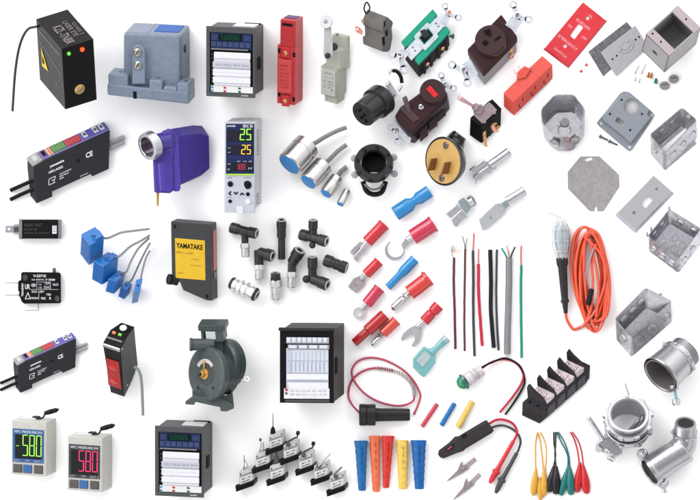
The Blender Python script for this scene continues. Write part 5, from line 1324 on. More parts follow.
t.part('sleeve_bore', M().lathe(A, -d, [(-.3, 3), (.08, 3)], 20), DARK, bev=0); t.part('silver_band', M().ring(A + d * .4, d, 4.7, 4, 0, .8), mat('band_rose', (226, 120, 120), .3), bev=0); t.done()
t = T('crimp_terminal', 'red sleeved crimp terminal ending in an open fork', 'terminal', G)
A, B = zz(272, 402, 5), zz(324, 346, 5); d = B - A; t.part('sleeve', M().lathe(A, d, [(0, 5.2), (.6, 5.6), (d.length * .5, 5.4), (d.length * .55, 4.2), (d.length * .62, 5.6), (d.length - .3, 6), (d.length, 5.6)], 28, squash=.85), VR, bev=0, ang=35)
g = z.flat(3); t.part('neck', M().rod(zz(250, 420, 3.4), zz(276, 398, 4.6), 2.6), TIN, bev=.2)
t.part('fork', M().plate(g, [(192, 462), (200, 444), (222, 424), (248, 412), (264, 424), (266, 446), (256, 474), (238, 490), (228, 486), (240, 466), (242, 446), (226, 446), (212, 460), (198, 470)], [], 0, 1), mat('fork_grey', (168, 168, 172), .4, metal=.6), bev=.2); t.done()

# --- wires
z = Z(345, 200, 3.125)
def wire(pts, r, mt, label, extra=()):
    t = T('wire', label, 'wire', 'lengths of wire and cable laid side by side')
    P = crom([z(x, y, r) for x, y in pts], 5)
    P = [p + V(random.uniform(-.12, .12), 0, 0) if 0 < i < len(P) - 1 else p for i, p in enumerate(P)]
    t.part('insulation', M().tube(P, r, seg=12, n=3), mt, bev=0)
    for p2, r2, m2 in extra: t.part('conductor', M().tube([z(x, y, r) for x, y in p2], r2, seg=8, n=4), m2, bev=0)
    t.done()
W1 = mat('wire_maroon', (104, 46, 52), .5); W3 = mat('wire_dark_grey', (66, 72, 76), .45); W4 = mat('wire_red', (214, 44, 66), .4); W7 = mat('wire_mid_grey', (138, 140, 144), .45); W8 = mat('wire_green', (20, 160, 130), .4)
WP = mat('wire_pink_copper', (222, 120, 116), .35, metal=.4); WL = mat('wire_pale', (214, 214, 218), .4)
wire([(341, 180), (340, 260), (343, 350), (345, 466)], 1.25, W1, 'maroon wire with a fan of frayed pale strands at its top', [([(341, 184), (334, 166), (x, y)], .32, m_) for x, y, m_ in ((321, 152, WL), (330, 142, WL), (338, 140, W3), (346, 140, WL), (354, 142, WL), (361, 150, mat('strand_yellow', (220, 190, 90), .4)), (364, 160, CPR))])
wire([(376, 152), (374, 260), (373, 360), (374, 472)], 1.05, W1, 'thin maroon wire with dark strands at its top', [([(376, 154), (372, 130), (367, 113)], .4, W3), ([(376, 154), (380, 132), (383, 118)], .35, W3)])
wire([(400, 158), (401, 260), (401, 360), (405, 488)], 1.35, W3, 'dark grey wire with a pink copper tip', [([(400, 160), (402, 132), (403, 104)], .85, WP)])
wire([(417, 200), (418, 300), (424, 390), (429, 456)], 1.55, W4, 'bright red wire with a copper tip, bent near its foot', [([(417, 204), (417, 176), (418, 152)], .75, WP)])
wire([(454, 155), (456, 260), (456, 350), (465, 462)], 2.1, mat('cord_black', (38, 38, 42), .55), 'thick black braided cord')
wire([(475, 154), (473, 260), (474, 350), (480, 470)], 1.1, W3, 'thin black wire next to the thick black cord')
wire([(513, 182), (512, 280), (509, 380), (507, 482)], 3.4, W7, 'thick grey jacketed cable with green, pink and black cores', [([(508, 186), (500, 168), (489, 150)], .95, W8), ([(513, 186), (511, 165), (506, 142)], .6, WP), ([(516, 186), (522, 168), (532, 146)], .95, W3), ([(512, 186), (514, 170), (515, 156)], .5, WL)])
wire([(551, 204), (550, 300), (551, 400), (552, 493)], 1.35, W8, 'green wire with a pink copper tip', [([(551, 206), (550, 176), (551, 142)], .85, WP)])

# --- teal insulated disconnect
z = Z(345, 330, 3.684)
t = T('clear_disconnect', 'translucent teal square terminal cover with clear tail', 'terminal')
TE = mat('teal_translucent', (132, 204, 206), .2, coat=.5, alpha=.82, var=.04)
t.part('cover', M().prism(poly(z, [(250, 104), (290, 58), (312, 72), (332, 96), (334, 120), (290, 176), (250, 138)], 0), V(0, 0, 7)), TE, bev=1.4, seg=3)
t.part('inner_terminal', M().prism(poly(z, [(262, 112), (294, 76), (318, 98), (286, 138)], 7), V(0, 0, .5)), mat('inner_pale', (204, 220, 222), .3, metal=.3), bev=.2)
A, B = z(318, 84, 3.6), z(376, 30, 3.6); d = B - A
t.part('tail', M().lathe(A, d, [(0, 5.4), (3, 3.6), (8, 3.2), (12, 3.8), (d.length, 4.4)], 24, squash=.8), TE, bev=0); t.part('tail_end', M().ring(B, d, 4.4, 3.4, -4, .4), mat('clear_end', (206, 224, 228), .15, alpha=.7, coat=.5), bev=0); t.done()

# --- in-line fuse holder
t = T('fuse_holder', 'black in-line fuse holder with looping pink red wire and spring', 'fuse holder')
FBk = mat('fuse_black', (42, 40, 43), .4, coat=.2)
t.part('cap', M().lathe(z(52, 312, 11), V(1, 0, 0), [(0, 10), (1, 11), (7, 11), (7.4, 10.2), (8, 10.8), (16, 10.8), (16.6, 9.6)], 32), FBk, bev=0, ang=35)
t.part('body', M().lathe(z(112, 312, 8), V(1, 0, 0), [(0, 7), (4, 6.6), (33, 6.2), (34.6, 5.6)], 30), FBk, bev=0, ang=35)
for q in range(6): t.part('grip_rib', M().box(F(z(56, 280 + q * 11, 20 if 1 < q < 5 else 17), V(4.4, 0, 0), V(0, 1, 0), V(0, 0, 1)), 0, 1, 0, 1, 0, 1.4), FBk, bev=.2)
PK = mat('wire_rose', (206, 62, 96), .4, coat=.2)
t.part('wire', M().tube([z(x, y, h) for x, y, h in ((54, 306, 8), (24, 272, 3), (12, 236, 1.4), (26, 186, 1.4), (66, 152, 1.4), (118, 140, 1.4), (178, 150, 1.4))], 1.1), PK, bev=0)
t.part('wire', M().tube([z(x, y, h) for x, y, h in ((256, 242, 3.6), (250, 262, 3.4), (220, 276, 3), (180, 278, 3), (120, 262, 3), (68, 230, 3), (32, 184, 3.4), (26, 146, 3.4), (50, 114, 1.4), (94, 102, 1.4), (150, 112, 1.2), (210, 144, 1.2), (250, 184, 1.2), (276, 232, 1.2), (274, 262, 1.2), (254, 312, 1.2))], 1.1), PK, bev=0)
sp = crom([z(x, y, 2.6) for x, y in ((116, 140), (160, 146), (206, 162), (240, 190), (254, 220), (256, 244))], 12)
m = M(); pts = []
for i, p in enumerate(sp): pts.append(p)
hel = []; N_ = 300
for i in range(N_):
    s_ = i / (N_ - 1) * (len(sp) - 1.001); q = int(s_); p = sp[q].lerp(sp[q + 1], s_ - q); d = (sp[q + 1] - sp[q]).normalized(); n = V(-d.y, d.x, 0)
    a = i / N_ * 2 * PI * 26; hel.append(p + n * (1.9 * math.cos(a)) + V(0, 0, 1.9 * math.sin(a)))
t.part('spring', M().tube(hel, .42, seg=5, smooth=False), mat('spring_steel', (168, 160, 158), .35, metal=.6), bev=0)
t.done()

# --- indicator lamp
t = T('indicator_light', 'green domed panel indicator with white body and red and black leads', 'indicator light')
A, B = z(432, 194, 8), z(506, 146, 6); d = B - A
t.part('bezel', M().lathe(A, d, [(0, 7), (.6, 8.6), (3, 8.8), (3.6, 7.6)], 34), mat('bezel_teal', (40, 120, 110), .25, metal=.3, coat=.4), bev=.1)
t.part('dome', M().lathe(A + d * .02, -d, [(0, 7), (2, 6.8), (4.6, 5), (6, 2.6), (6.4, .4)], 30), mat('dome_green', (16, 146, 96), .1, coat=.8), bev=0, ang=60)
t.part('body', M().lathe(A + d * .2, d, [(0, 7), (2, 7.2), (8, 6.6), (8.2, 5.6), (14, 5.4), (14.2, 6), (d.length * .8, 5.8)], 30), mat('lamp_white', (226, 220, 224), .35), bev=0, ang=30)
for q in range(3): t.part('body_ring', M().ring(A + d * (.32 + q * .18), d, 7, 5.4, 0, .7), mat('ring_pinkish', (206, 190, 196), .35), bev=.1)
t.part('lead', M().tube([z(x, y, h) for x, y, h in ((500, 144, 6), (540, 118, 2), (590, 108, 1.2), (632, 124, 1.2), (656, 160, 1.2), (650, 196, 1.2), (616, 248, 1.2), (570, 304, 1.2))], 1.15), W4, bev=0, label='red lead')
t.part('lead', M().tube([z(x, y, h) for x, y, h in ((502, 138, 6), (540, 120, 4.0), (590, 104, 3.2), (640, 128, 3.2), (660, 170, 1.2), (658, 206, 1.1), (626, 262, 1.1), (590, 312, 1.1))], 1.05), BLK, bev=0, label='black lead'); t.done()

# --- heat shrink sleeves
z = Z(345, 400, 3.684)
def shrink(a, b, r, c, nm, label):
    t = T('heat_shrink_tube', label, 'sleeve', 'short heat shrink tubes'); A, B = z(a[0], a[1], r), z(b[0], b[1], r); d = B - A
    mt = mat('shrink_' + nm, c, .3, coat=.4); i = t.part('tube', M().ring(A, d, r, r * .74, 0, d.length, 26), mt, bev=.1)
    t.part('bore', M().lathe(A + d * .03, -d, [(-.2, r * .72), (.0, r * .72)], 18), mat('shrink_bore_' + nm, [int(x * .55) for x in c], .5), i, bev=0); t.done()
shrink((284, 98), (340, 14), 2.2, (216, 40, 74), 'red', 'crimson heat shrink tube')
shrink((355, 94), (404, 12), 2.5, (0, 116, 190), 'blue', 'blue heat shrink tube')
shrink((416, 100), (470, 4), 3.2, (244, 206, 100), 'yellow', 'yellow heat shrink tube, widest of the three')

# --- wall anchors
def anchor(x0, x1, xb0, xb1, y0, y1, c, nm, label):
    t = T('wall_anchor', label, 'wall anchor', 'plastic wall anchors standing in a row'); mt = mat('anchor_' + nm, c, .4, coat=.2, var=.12)
    n = 14; rings = []
    for i in range(n + 1):
        s_ = i / n; a, b = x0 + (xb0 - x0) * s_, x1 + (xb1 - x1) * s_; r = (b - a) / 2 / z.sx; r *= 1.0 + (.06 if i % 2 else -.02) * (0 < i < n)
        if i == 0: r *= 1.0
        c_ = z((a + b) / 2, y0 + (y1 - y0) * s_, r * .7 + .2); rings.append([c_ + V(r * math.cos(2 * PI * k / 16), 0, r * .7 * math.sin(2 * PI * k / 16)) for k in range(16)])
    t.part('body', M().loft(rings), mt, bev=.2, ang=20)
    c0 = z((x0 + x1) / 2, y0 + 2, 3.6); R_ = (x1 - x0) / 2 / z.sx
    t.part('collar', M().loft([[c0 + V(R_ * 1.1 * math.cos(2 * PI * k / 20), dy, R_ * .75 * math.sin(2 * PI * k / 20)) for k in range(20)] for dy in (-1.2, 1.6)]), mt, bev=.3)
    m = M(); w0 = z((x0 + x1) / 2 + 3, y0 + 22, R_ * 1.4 + .15); w1 = z((xb0 + xb1) / 2 + 2, y1 - 14, (xb1 - xb0) / z.sx * .7 + .1)
    m.prism([w0 + V(-.5, 0), w0 + V(.6, 0), w1 + V(.4, 0), w1 + V(-.3, 0)], V(0, 0, -1)); t.part('split', m, mat('anchor_split_' + nm, [int(v * .72) for v in c], .5), bev=0); t.done()
anchor(36, 82, 50, 76, 152, 334, (4, 108, 176), 'blue', 'blue wall anchor with a flared lip at the end of the row')
anchor(90, 128, 102, 128, 134, 338, (244, 112, 60), 'orange', 'orange wall anchor, second in the row')
anchor(136, 180, 140, 162, 134, 324, (226, 52, 44), 'red', 'red wall anchor beside the orange one')
anchor(190, 232, 198, 230, 150, 328, (248, 206, 86), 'yellow', 'yellow wall anchor between red and blue')
anchor(244, 298, 258, 290, 150, 328, (0, 100, 178), 'deep_blue', 'widest blue wall anchor, next to the yellow one')

# --- voltage tester
z = Z(400, 400, 5)
t = T('voltage_tester', 'black hand tester with red window and red and black probe leads', 'tester')
TB = mat('tester_black', (58, 54, 58), .45, coat=.1)
def ngon_body(pts, hs, w_, mt, name='body'):
    P = [z(*p) for p in pts]; rings = []
    for i, p in enumerate(P):
        d = (P[min(i + 1, len(P) - 1)] - P[max(i - 1, 0)]); d.z = 0; d.normalize(); n = V(-d.y, d.x); ww, hh = w_[i] / z.sx, hs[i] / z.sx
        rings.append([p + n * (ww * x) + V(0, 0, hh + hh * y) for x, y in ((-1, -.5), (-.7, -1), (.7, -1), (1, -.5), (1, .5), (.7, 1), (-.7, 1), (-1, .5))])
    return t.part(name, M().loft(rings), mt, bev=.4, ang=25)
k = ngon_body([(196, 280), (206, 272), (262, 240), (296, 218), (310, 212), (440, 134), (452, 126)], [8, 14, 20, 26, 24, 24, 20], [10, 24, 32, 42, 36, 36, 32], TB)
m = M(); m.prism([z(228, 246, 9.5), z(258, 222, 9.5), z(270, 228, 9.5), z(240, 254, 9.5)], V(0, 0, .6)); t.part('window_recess', m, DARK, k, bev=.1)
m = M(); m.prism([z(234, 246, 10), z(256, 228, 10), z(262, 232, 10), z(240, 250, 10)], V(0, 0, .7)); t.part('window', m, mat('window_salmon', (196, 86, 84), .3), k, bev=.1)
m = M(); m.prism([z(308, 178, 10), z(328, 168, 10), z(336, 176, 10), z(316, 188, 10)], V(0, 0, .6)); t.part('clip_notch', m, DARK, k, bev=.1)
t.part('lead', M().tube([z(x, y, h) for x, y, h in ((446, 118, 4), (480, 100, 2), (516, 98, 1.2), (556, 112, 1.2), (580, 140, 1.2), (584, 172, 1.6), (566, 208, 2))], 1.3), W4, bev=0, label='red lead')
t.part('lead', M().tube([z(x, y, h) for x, y, h in ((450, 142, 4), (484, 130, 1.6), (520, 128, 1.2), (560, 144, 1.2), (592, 174, 1.2), (603, 212, 1.6), (588, 262, 2))], 1.2), W3, bev=0, label='dark grey lead')
def probe(a, b, c, e, mt, lab):
    A, B = z(a[0], a[1], 2.6), z(b[0], b[1], 2.8); d = B - A; Ld = d.length
    k = t.part('probe_handle', M().lathe(A, d, [(0, 1.5), (1, 2.0), (Ld * .85, 2.2), (Ld, 2.8)], 20), mt, bev=0, label=lab)
    C_ = z(c[0], c[1], 3); d2 = C_ - B
    t.part('finger_guard', M().lathe(B, d2, [(-1, 2.4), (0, 4), (2, 4.4), (3.4, 3.0), (d2.length * .7, 2.8), (d2.length, 1.4)], 20), mt, k, bev=0, ang=50)
    t.part('probe_tip', M().rod(C_, z(e[0], e[1], 2.2), .45, .2, 8), TIN, k, bev=0)
probe((568, 204), (484, 352), (448, 416), (430, 448), mat('probe_red', (230, 40, 54), .35, coat=.3), 'red probe handle')
probe((586, 262), (512, 396), (478, 466), (462, 496), mat('probe_dark', (66, 68, 74), .4, coat=.2), 'dark grey probe handle')
t.done()

# --- bare alligator clips
CLM = mat('clip_mauve_steel', (150, 138, 142), .3, metal=.6, var=.12)
def clip(a, b, label):
    t = T('alligator_clip', label, 'alligator clip', 'bare steel alligator clips'); A, B = z(*a), z(*b); d = (B - A); L_ = d.length; d.normalize(); n = V(-d.y, d.x)
    def P(s_, o_, h): return A + d * (L_ * s_) + n * o_ + V(0, 0, h)
    m = M(); m.loft([[P(0, -.3, 1), P(0, .3, 1), P(0, .3, 2), P(0, -.3, 2)], [P(.5, -2.4, 0), P(.5, 1.2, 0), P(.5, 1.2, 3.4), P(.5, -2.4, 3.4)], [P(.74, -1.6, .6), P(.74, .8, .6), P(.74, .8, 3), P(.74, -1.6, 3)]]); t.part('jaw', m, CLM, bev=.2)
    m = M(); m.loft([[P(.02, .2, 1), P(.02, .7, 1), P(.02, .7, 2), P(.02, .2, 2)], [P(.5, 1.4, 0), P(.5, 3.4, 0), P(.5, 3.4, 3.4), P(.5, 1.4, 3.4)], [P(.72, -4.0 if False else 3.0, .6), P(.72, 4.0, .6), P(.72, 4.0, 3), P(.72, 3.0, 3)]]); t.part('jaw', m, CLM, bev=.2)
    m = M(); m.prism([P(.42, -2, 2.4), P(.62, -6.4, 2.4), (P(.68, -5.8, 2.4)), P(.6, -1.4, 2.4)], V(0, 0, 1.2)); t.part('finger_tab', m, CLM, bev=.2)
    t.part('pivot', M().lathe(P(.58, 0, 3.2), V(0, 0, 1), [(0, 1.3), (.7, 1.1)], 16), TIN, bev=0)
    for o_ in (-.9, .9): t.part('wire_ferrule', M().rod(P(.72, o_, 2), P(1.0, o_, 2), 1.3, 1.3, 12), CLM, bev=.1)
    t.done()
clip((234, 406), (378, 294), 'bare steel alligator clip closer to the tester body')
clip((266, 498), (400, 370), 'bare steel alligator clip further from the tester, closer to the probe tips')

# --- alligator clip leads
z = Z(525, 425, 6.667)
def boot(t, a, b, w_, mt, parent=None, tip=None):
    A, B = z(*a), z(*b); d = B - A; d.z = 0; n = V(-d.y, d.x).normalized(); rings = []
    for s_, k in ((0, .35), (.12, .5), (.3, .75), (.55, 1), (.8, .95), (1, .62)):
        p = A + d * s_; r = w_ * k / z.sx; rings.append([p + n * (r * math.cos(2 * PI * q / 14)) + V(0, 0, r * .8 + r * .8 * math.sin(2 * PI * q / 14) + .1) for q in range(14)])
    i = t.part('clip_boot', M().loft(rings), mt, bev=0)
    tt = B + d.normalized() * 1.2; t.part('clip_jaw', M().rod(B + V(0, 0, 1.2) - d.normalized(), tt + V(0, 0, 1.2), .9, .4, 8), CLM, i, bev=0)
def lead_set(name, mt, wires, boots, label, lay=1.0):
    t = T('test_lead', label, 'test lead', 'alligator clip leads in four colours')
    for i, w_ in enumerate(wires): t.part('wire', M().tube([z(x, y, lay + i * .7) for x, y in w_], .75, seg=8), mt, bev=0)
    for b in boots: boot(t, b[0], b[1], b[2], mt)
    t.done()
YL = mat('lead_yellow', (232, 170, 40), .35, coat=.2); BL = mat('lead_black', (34, 30, 34), .35, coat=.3); TL = mat('lead_teal', (10, 120, 116), .35, coat=.2); RL = mat('lead_red', (214, 28, 38), .35, coat=.2)
lead_set('yellow', YL, [[(84, 46), (72, 110), (70, 200), (72, 300)], [(84, 46), (100, 100), (114, 200), (122, 300)], [(104, 46), (136, 120), (144, 200), (136, 300)]], [((74, 290), (54, 466), 24), ((96, 350), (104, 498), 22), ((128, 290), (126, 472), 24)], 'yellow test leads with three long yellow clips')
lead_set('black', BL, [[(192, 46), (194, 120), (204, 200), (190, 285)], [(206, 46), (204, 130), (200, 200), (208, 285)]], [((192, 276), (160, 446), 26), ((208, 276), (206, 460), 28), ((212, 276), (224, 450), 20)], 'black test leads with black clips between yellow and teal ones')
lead_set('teal', TL, [[(214, 46), (240, 110), (284, 200), (286, 290)], [(222, 46), (262, 110), (292, 200), (300, 290)]], [((288, 280), (240, 468), 24), ((298, 280), (308, 464), 28)], 'teal green test leads with teal clips')
lead_set('red', RL, [[(302, 46), (330, 100), (352, 180), (366, 290)], [(316, 46), (352, 100), (376, 170), (392, 290)]], [((366, 250), (348, 446), 26), ((386, 270), (414, 456), 30)], 'red test leads with red clips, nearest the big metal ring connector')

# --- terminal strip
z = Z(520, 340, 5.556)
t = T('terminal_strip', 'black four way barrier terminal strip with pinkish silver screws', 'terminal block')
f = fr(z(112, 392, 10), z(390, 148, 10), z(12, 345, 10), z(110, 466, 0), z=(-1, -2, -12))
TS = mat('strip_black', (50, 47, 52), .4, coat=.15)
t.part('base', M().box(f, .02, .98, 0.03, .97, .1, 1), TS, bev=.5)
t.part('base_end', M().box(f, 0, .12, 0, 1, 0, 1), TS, bev=.5); t.part('base_end', M().box(f, .93, 1.0, .0, 1, -.12, .9), TS, bev=.5)
for a in (.11, .31, .51, .71, .90):
    m = M(); pr = [(-.03, .95), (-.03, .0), (.2, -.4), (.7, -.7), (1.0, -.98), (1.08, -.7), (.98, .3)]
    m.prism([f(a, b, c) for b, c in pr], f.u * .03); t.part('barrier', m, TS, bev=.25)
for i, a in enumerate((.145, .345, .545, .745)):
    k = t.part('terminal_plate', M().box(f, a, a + .165, .08, 1.0, -.2, .12), mat('terminal_pinkish', (206, 190, 194), .3, metal=.7, var=.15), bev=.2)
    for b in (.28, .74):
        p = f(a + .08, b, -.2); screw(t, p, V(-.1, -.2, 1), 2.9, mat('terminal_pinkish', (206, 190, 194)), 'terminal_screw', k)
    t.part('front_facet', M().box(F(f.O, f.u, f.w, -f.v), a + .0, a + .155, .3, .96, -.03, .03), mat('facet_grey', (86, 82, 90), .4), bev=.2)
for a in (.055, .965):
    for b in (.3, .72): t.part('mounting_hole', M().lathe(f(a, b, -0.01 if a < .5 else -.13), V(0, 0, 1), [(0, 1.5), (.25, 1.5)], 14), DARK, bev=0)
t.done()

# --- drop light with coiled cord
z = Z(545, 205, 3.846)
t = T('work_light', 'caged work light with dark handle and a coil of orange cord', 'work light')
BU = mat('bulb_glass', (214, 228, 234), .05, coat=.8, alpha=.55, var=.03)
k = t.part('bulb', M().lathe(z(66, 208, 10), V(-.04, -1, 0), [(0, 4), (6, 5), (14, 7.2), (24, 8.2), (32, 7), (37, 4), (39, .6)], 28), BU, bev=0, ang=60)
CW = mat('cage_wire', (206, 206, 206), .25, metal=.8)
for q in range(8):
    a = 2 * PI * q / 8; P = []
    for s_, r in ((0, 4.4), (.15, 7), (.45, 9), (.75, 8), (.95, 4), (1.04, .6)): P.append(z(66 - 7 * s_, 210 - 158 * s_, 10) + V(r * math.cos(a), 0, r * math.sin(a)))
    t.part('cage_wire', M().tube(P, .42, seg=6, n=5), CW, bev=0)
for s_, r in ((.2, 7.6), (.45, 9.1), (.72, 8.3)):
    c = z(66 - 7 * s_, 210 - 158 * s_, 10); t.part('cage_ring', M().tube([c + V(r * math.cos(2 * PI * q / 20), 0, r * math.sin(2 * PI * q / 20)) for q in range(20)], .42, seg=6, n=2, closed=True), CW, bev=0)
t.part('reflector', M().lathe(z(70, 190, 2.4), V(-.05, -1, 0), [(0, 5), (16, 8), (30, 6.5)], 20, squash=.25), mat('reflector_tin', (206, 214, 220), .15, metal=.9), bev=0)
t.part('hanging_hook', M().tube([z(56, 48, 10), z(36, 38, 9), z(20, 34, 8), z(19, 26, 8)], .45, seg=6), CPR if False else mat('hook_mauve', (170, 150, 156), .3, metal=.6), bev=0)
A, B = z(65, 206, 9), z(80, 416, 4); d = B - A; Lh = d.length
t.part('handle', M().lathe(A, d, [(-1, 5.4), (0, 6), (Lh * .1, 5.8), (Lh * .16, 4.6), (Lh * .5, 4.0), (Lh * .74, 3.4), (Lh * .76, 4.2), (Lh * .8, 4.2), (Lh * .82, 3), (Lh, 2)], 26), mat('handle_dark', (52, 48, 52), .45, coat=.15), bev=0, ang=30)
OC = mat('cord_orange', (250, 84, 40), .35, coat=.25, var=.05)
random.seed(3); pts = [z(80, 412, 4), z(84, 440, 2), z(100, 468, 1.4), z(118, 478, 1.2)]
turns = 12; prm = []
for k_ in range(turns + 1): prm.append((random.uniform(30, 68), random.uniform(158, 198), random.uniform(-14, 12), random.uniform(264, 292), random.uniform(-.17, .13)))
for i in range(turns * 14):
    a = PI * .62 + 2 * PI * i / 14; tr = i / 14; k_ = int(tr); s_ = tr - k_; s_ = s_ * s_ * (3 - 2 * s_)
    rx, ry, ox, cy_, ro = [p * (1 - s_) + q * s_ for p, q in zip(prm[k_], prm[k_ + 1])]
    X, Y = rx * math.cos(a), ry * math.sin(a)
    pts.append(z(180 + ox + X * math.cos(ro) - Y * math.sin(ro) + 10 * math.sin(a), cy_ + X * math.sin(ro) + Y * math.cos(ro), 1.5 + tr * .75 + .9 * math.sin(a * 3 + tr * 2)))
t.part('cord', M().tube(pts, 1.5, seg=8, n=3), OC, bev=0)
for P in ([(150, 120), (214, 190), (232, 280), (196, 400), (140, 470)], [(196, 150), (180, 220), (184, 300), (176, 400), (150, 462)], [(170, 130), (196, 240), (206, 330), (196, 430)]): t.part('cord_strand', M().tube([z(x, y, 11) for x, y in P], 1.3, seg=8), OC, bev=0)
A, B = z(180, 322, 13), z(162, 390, 13); t.part('plug_body', M().lathe(A, B - A, [(0, 1.8), (1, 2.6), (12, 2.8), (16, 2.2), (17, 1.4)], 20), RUB, bev=0)
t.part('tie', M().rod(z(186, 168, 13), z(154, 270, 13), 1.0, .7, 8), mat('tie_mauve', (176, 160, 178), .4, metal=.3), bev=0)
t.done()

# --- big connector bodies
z = Z(610, 285, 3.571)
t = T('conduit_connector', 'large wide mouthed cast metal conduit connector with a side screw, below the long utility box', 'connector')
A = z(176, 322, 18); B = z(258, 246, 8); d = B - A; Lc = d.length
ax = V(d.x, d.y, -d.length * .55).normalized(); 
prof = [(0, 21), (1.4, 21.6), (2.6, 20.4), (Lc * .78, 18.8), (Lc * .8, 20), (Lc * .94, 20), (Lc * .96, 16), (Lc * 1.3, 15.4), (Lc * 1.32, 13)]
t.part('body', M().lathe(A, ax, prof, 52, cap=False), CST, bev=0, ang=28)
t.part('bore', M().ring(A, ax, 18.6, 17.6, .3, Lc * .9, 44), mat('bore_cast', (132, 126, 128), .5, metal=.6), bev=.2)
t.part('bore_end', M().lathe(A + ax * (Lc * .6), ax, [(0, 17.7), (.5, 17.7)], 36), mat('bore_end', (96, 92, 94), .6), bev=0)
for q in range(5):
    t.part('thread', M().ring(A + ax * (Lc * (1.0 + q * .06)), ax, 16.6, 15, 0, .8, 36), CST, bev=.1)
for a in range(7):
    th = a * .9; u_, v_, n_ = basis(ax); p = A + ax * (Lc * .87) + u_ * 20 * math.cos(th) + v_ * 20 * math.sin(th)
    t.part('lock_lug', M().ball(p, 2.0), CST, bev=0)
k = t.part('screw_boss', M().lathe(z(226, 356, 12), V(.1, 1, 0), [(0, 5), (4, 4.4), (5, 3.4)], 24), CST, bev=.3)
t.part('screw_shank', M().rod(z(228, 370, 12), z(234, 408, 12), 1.7), mat('shank_teal', (150, 208, 208), .3, metal=.4), k, bev=0)
t.part('screw_head', M().lathe(z(233, 404, 12), V(.1, 1, .1), [(0, 3), (.8, 4.2), (5, 4.4), (7, 3)], 24), TIN, k, bev=0); t.done()

z = Z(580, 380, 4.167)
t = T('clamp_connector', 'wide cast metal ring connector with lugs and a clamp screw sticking out', 'connector')
ax = V(0, .5, -.87).normalized(); c = z(198, 140, 44)   # axis into the sheet
MTC = CST
t.part('rim', M().ring(c, ax, 20.6, 17.6, 0, 6, 56), MTC, bev=.5)
t.part('inner_wall', M().ring(c + ax * 1, ax, 17.8, 17.0, 0, 29, 48), mat('bore_cast_light', (168, 166, 170), .4, metal=.7, var=.1), bev=.1)
t.part('gap_ring', M().ring(c + ax * 5, ax, 19.4, 17.9, 0, 18, 56), mat('gap_shadow_metal', (96, 94, 98), .5, metal=.6), bev=.1)
t.part('locknut', M().ring(c + ax * 6.5, ax, 23.4, 17.9, 0, 5.4, 56), MTC, bev=.6)
t.part('middle_ring', M().ring(c + ax * 13.6, ax, 21.4, 17.9, 0, 5, 56), MTC, bev=.5)
t.part('back_ring', M().ring(c + ax * 21, ax, 23.2, 17.9, 0, 8, 56), MTC, bev=.7)
u_, v_, n_ = basis(ax)
for off, cnt, rr, ph_ in ((6.5, 9, 24.2, .2), (22.5, 8, 24.0, .5)):
    for q in range(cnt):
        th = 2 * PI * q / cnt + ph_; p = c + ax * off + (u_ * math.cos(th) + v_ * math.sin(th)) * rr; tr = (-u_ * math.sin(th) + v_ * math.cos(th)); rd = (u_ * math.cos(th) + v_ * math.sin(th))
        t.part('locknut_lug', M().prism([p + tr * 3.2 - rd * 2, p + tr * 2.4 + rd * 1.4, p - tr * 2.4 + rd * 1.4, p - tr * 3.2 - rd * 2], n_ * 4.8), MTC, bev=.5)
t.part('inner_saddle', M().tube([z(176, 226, 18), z(210, 214, 20), z(244, 186, 24), z(262, 150, 26)], 2.6), MTC, bev=0)
t.part('clamp_screw', M().rod(z(192, 222, 24), z(242, 166, 30), 1.6), STL, bev=.1)
t.part('clamp_screw', M().lathe(z(34, 156, 26), z(92, 244, 22) - z(34, 156, 26), [(-1, 1.6), (0, 2.6), (27, 2.6)], 20), mat('screw_lilac', (200, 202, 210), .2, metal=.8), bev=0)
t.part('clamp_screw', M().rod(z(200, 62, 38), z(184, 12, 38), 1.2, .9), TIN, bev=.1)
k = t.part('clamp_ear', M().prism(poly(z, [(66, 262), (96, 236), (140, 224), (172, 262), (176, 306), (150, 322), (118, 304), (90, 300), (68, 290)], 14), V(0, 0, 9)), MTC, bev=1.6, seg=3)
t.part('ear_nut', M().lathe(z(80, 282, 20), V(-.3, .5, 1), [(0, 4.4), (3.4, 4.0)], 6), MTC, k, bev=.3)
screw(t, z(130, 326, 18), V(-.2, .8, .7), 4.2, TIN, 'clamp_screw_head', k)
screw(t, z(112, 296, 22), V(-.2, .4, .9), 3.0, TIN, 'clamp_screw_head', k)
t.done()

t = T('elbow_connector', 'cast metal elbow conduit connector with a threaded neck and two strap screws', 'connector')
a1 = z(290, 370, 15)
path = [z(294, 376, 15), z(345, 342, 15), z(395, 312, 15), z(430, 292, 15), z(448, 280, 15)]
t.part('body', M().tube(path, lambda s_: 15.4 - 2.2 * s_ - 8.5 * max(0, (s_ - .8) / .2) ** 2.2, seg=36, n=8), CST, bev=0)
t.part('neck', M().tube([z(408, 296, 15), z(430, 270, 15), z(436, 240, 16), z(437, 218, 17)], lambda s_: 13 - 1.6 * s_, seg=32, n=6), CST, bev=0)
k = t.part('mouth_ring', M().ring(z(292, 380, 15), V(-.82, .5, .32), 16.4, 13.4, -4, 1.2, 44), CST, bev=.5)
t.part('mouth_bore', M().lathe(z(292, 380, 15), V(-.82, .5, .32), [(-1, 13.6), (-.6, 13.6)], 36), mat('bore_black', (30, 28, 30), .5), k, bev=0)
for x, y in ((262, 306), (348, 428)):
    j = t.part('strap_ear', M().lathe(z(x, y, 10), V(-.3, .1, 1), [(0, 5.4), (6, 5), (6.6, 4.2)], 26), CST, bev=.2)
    screw(t, z(x + 1, y - 8 if y > 400 else y - 6, 17), V(-.1, -.1, 1), 3.2, TIN, 'strap_screw', j)
t.part('screw_tail', M().lathe(z(350, 444, 10), V(0, 1, .1), [(0, 2), (3, 2), (3.1, 3), (6.4, 3), (6.6, 2)], 20), TIN, bev=0)
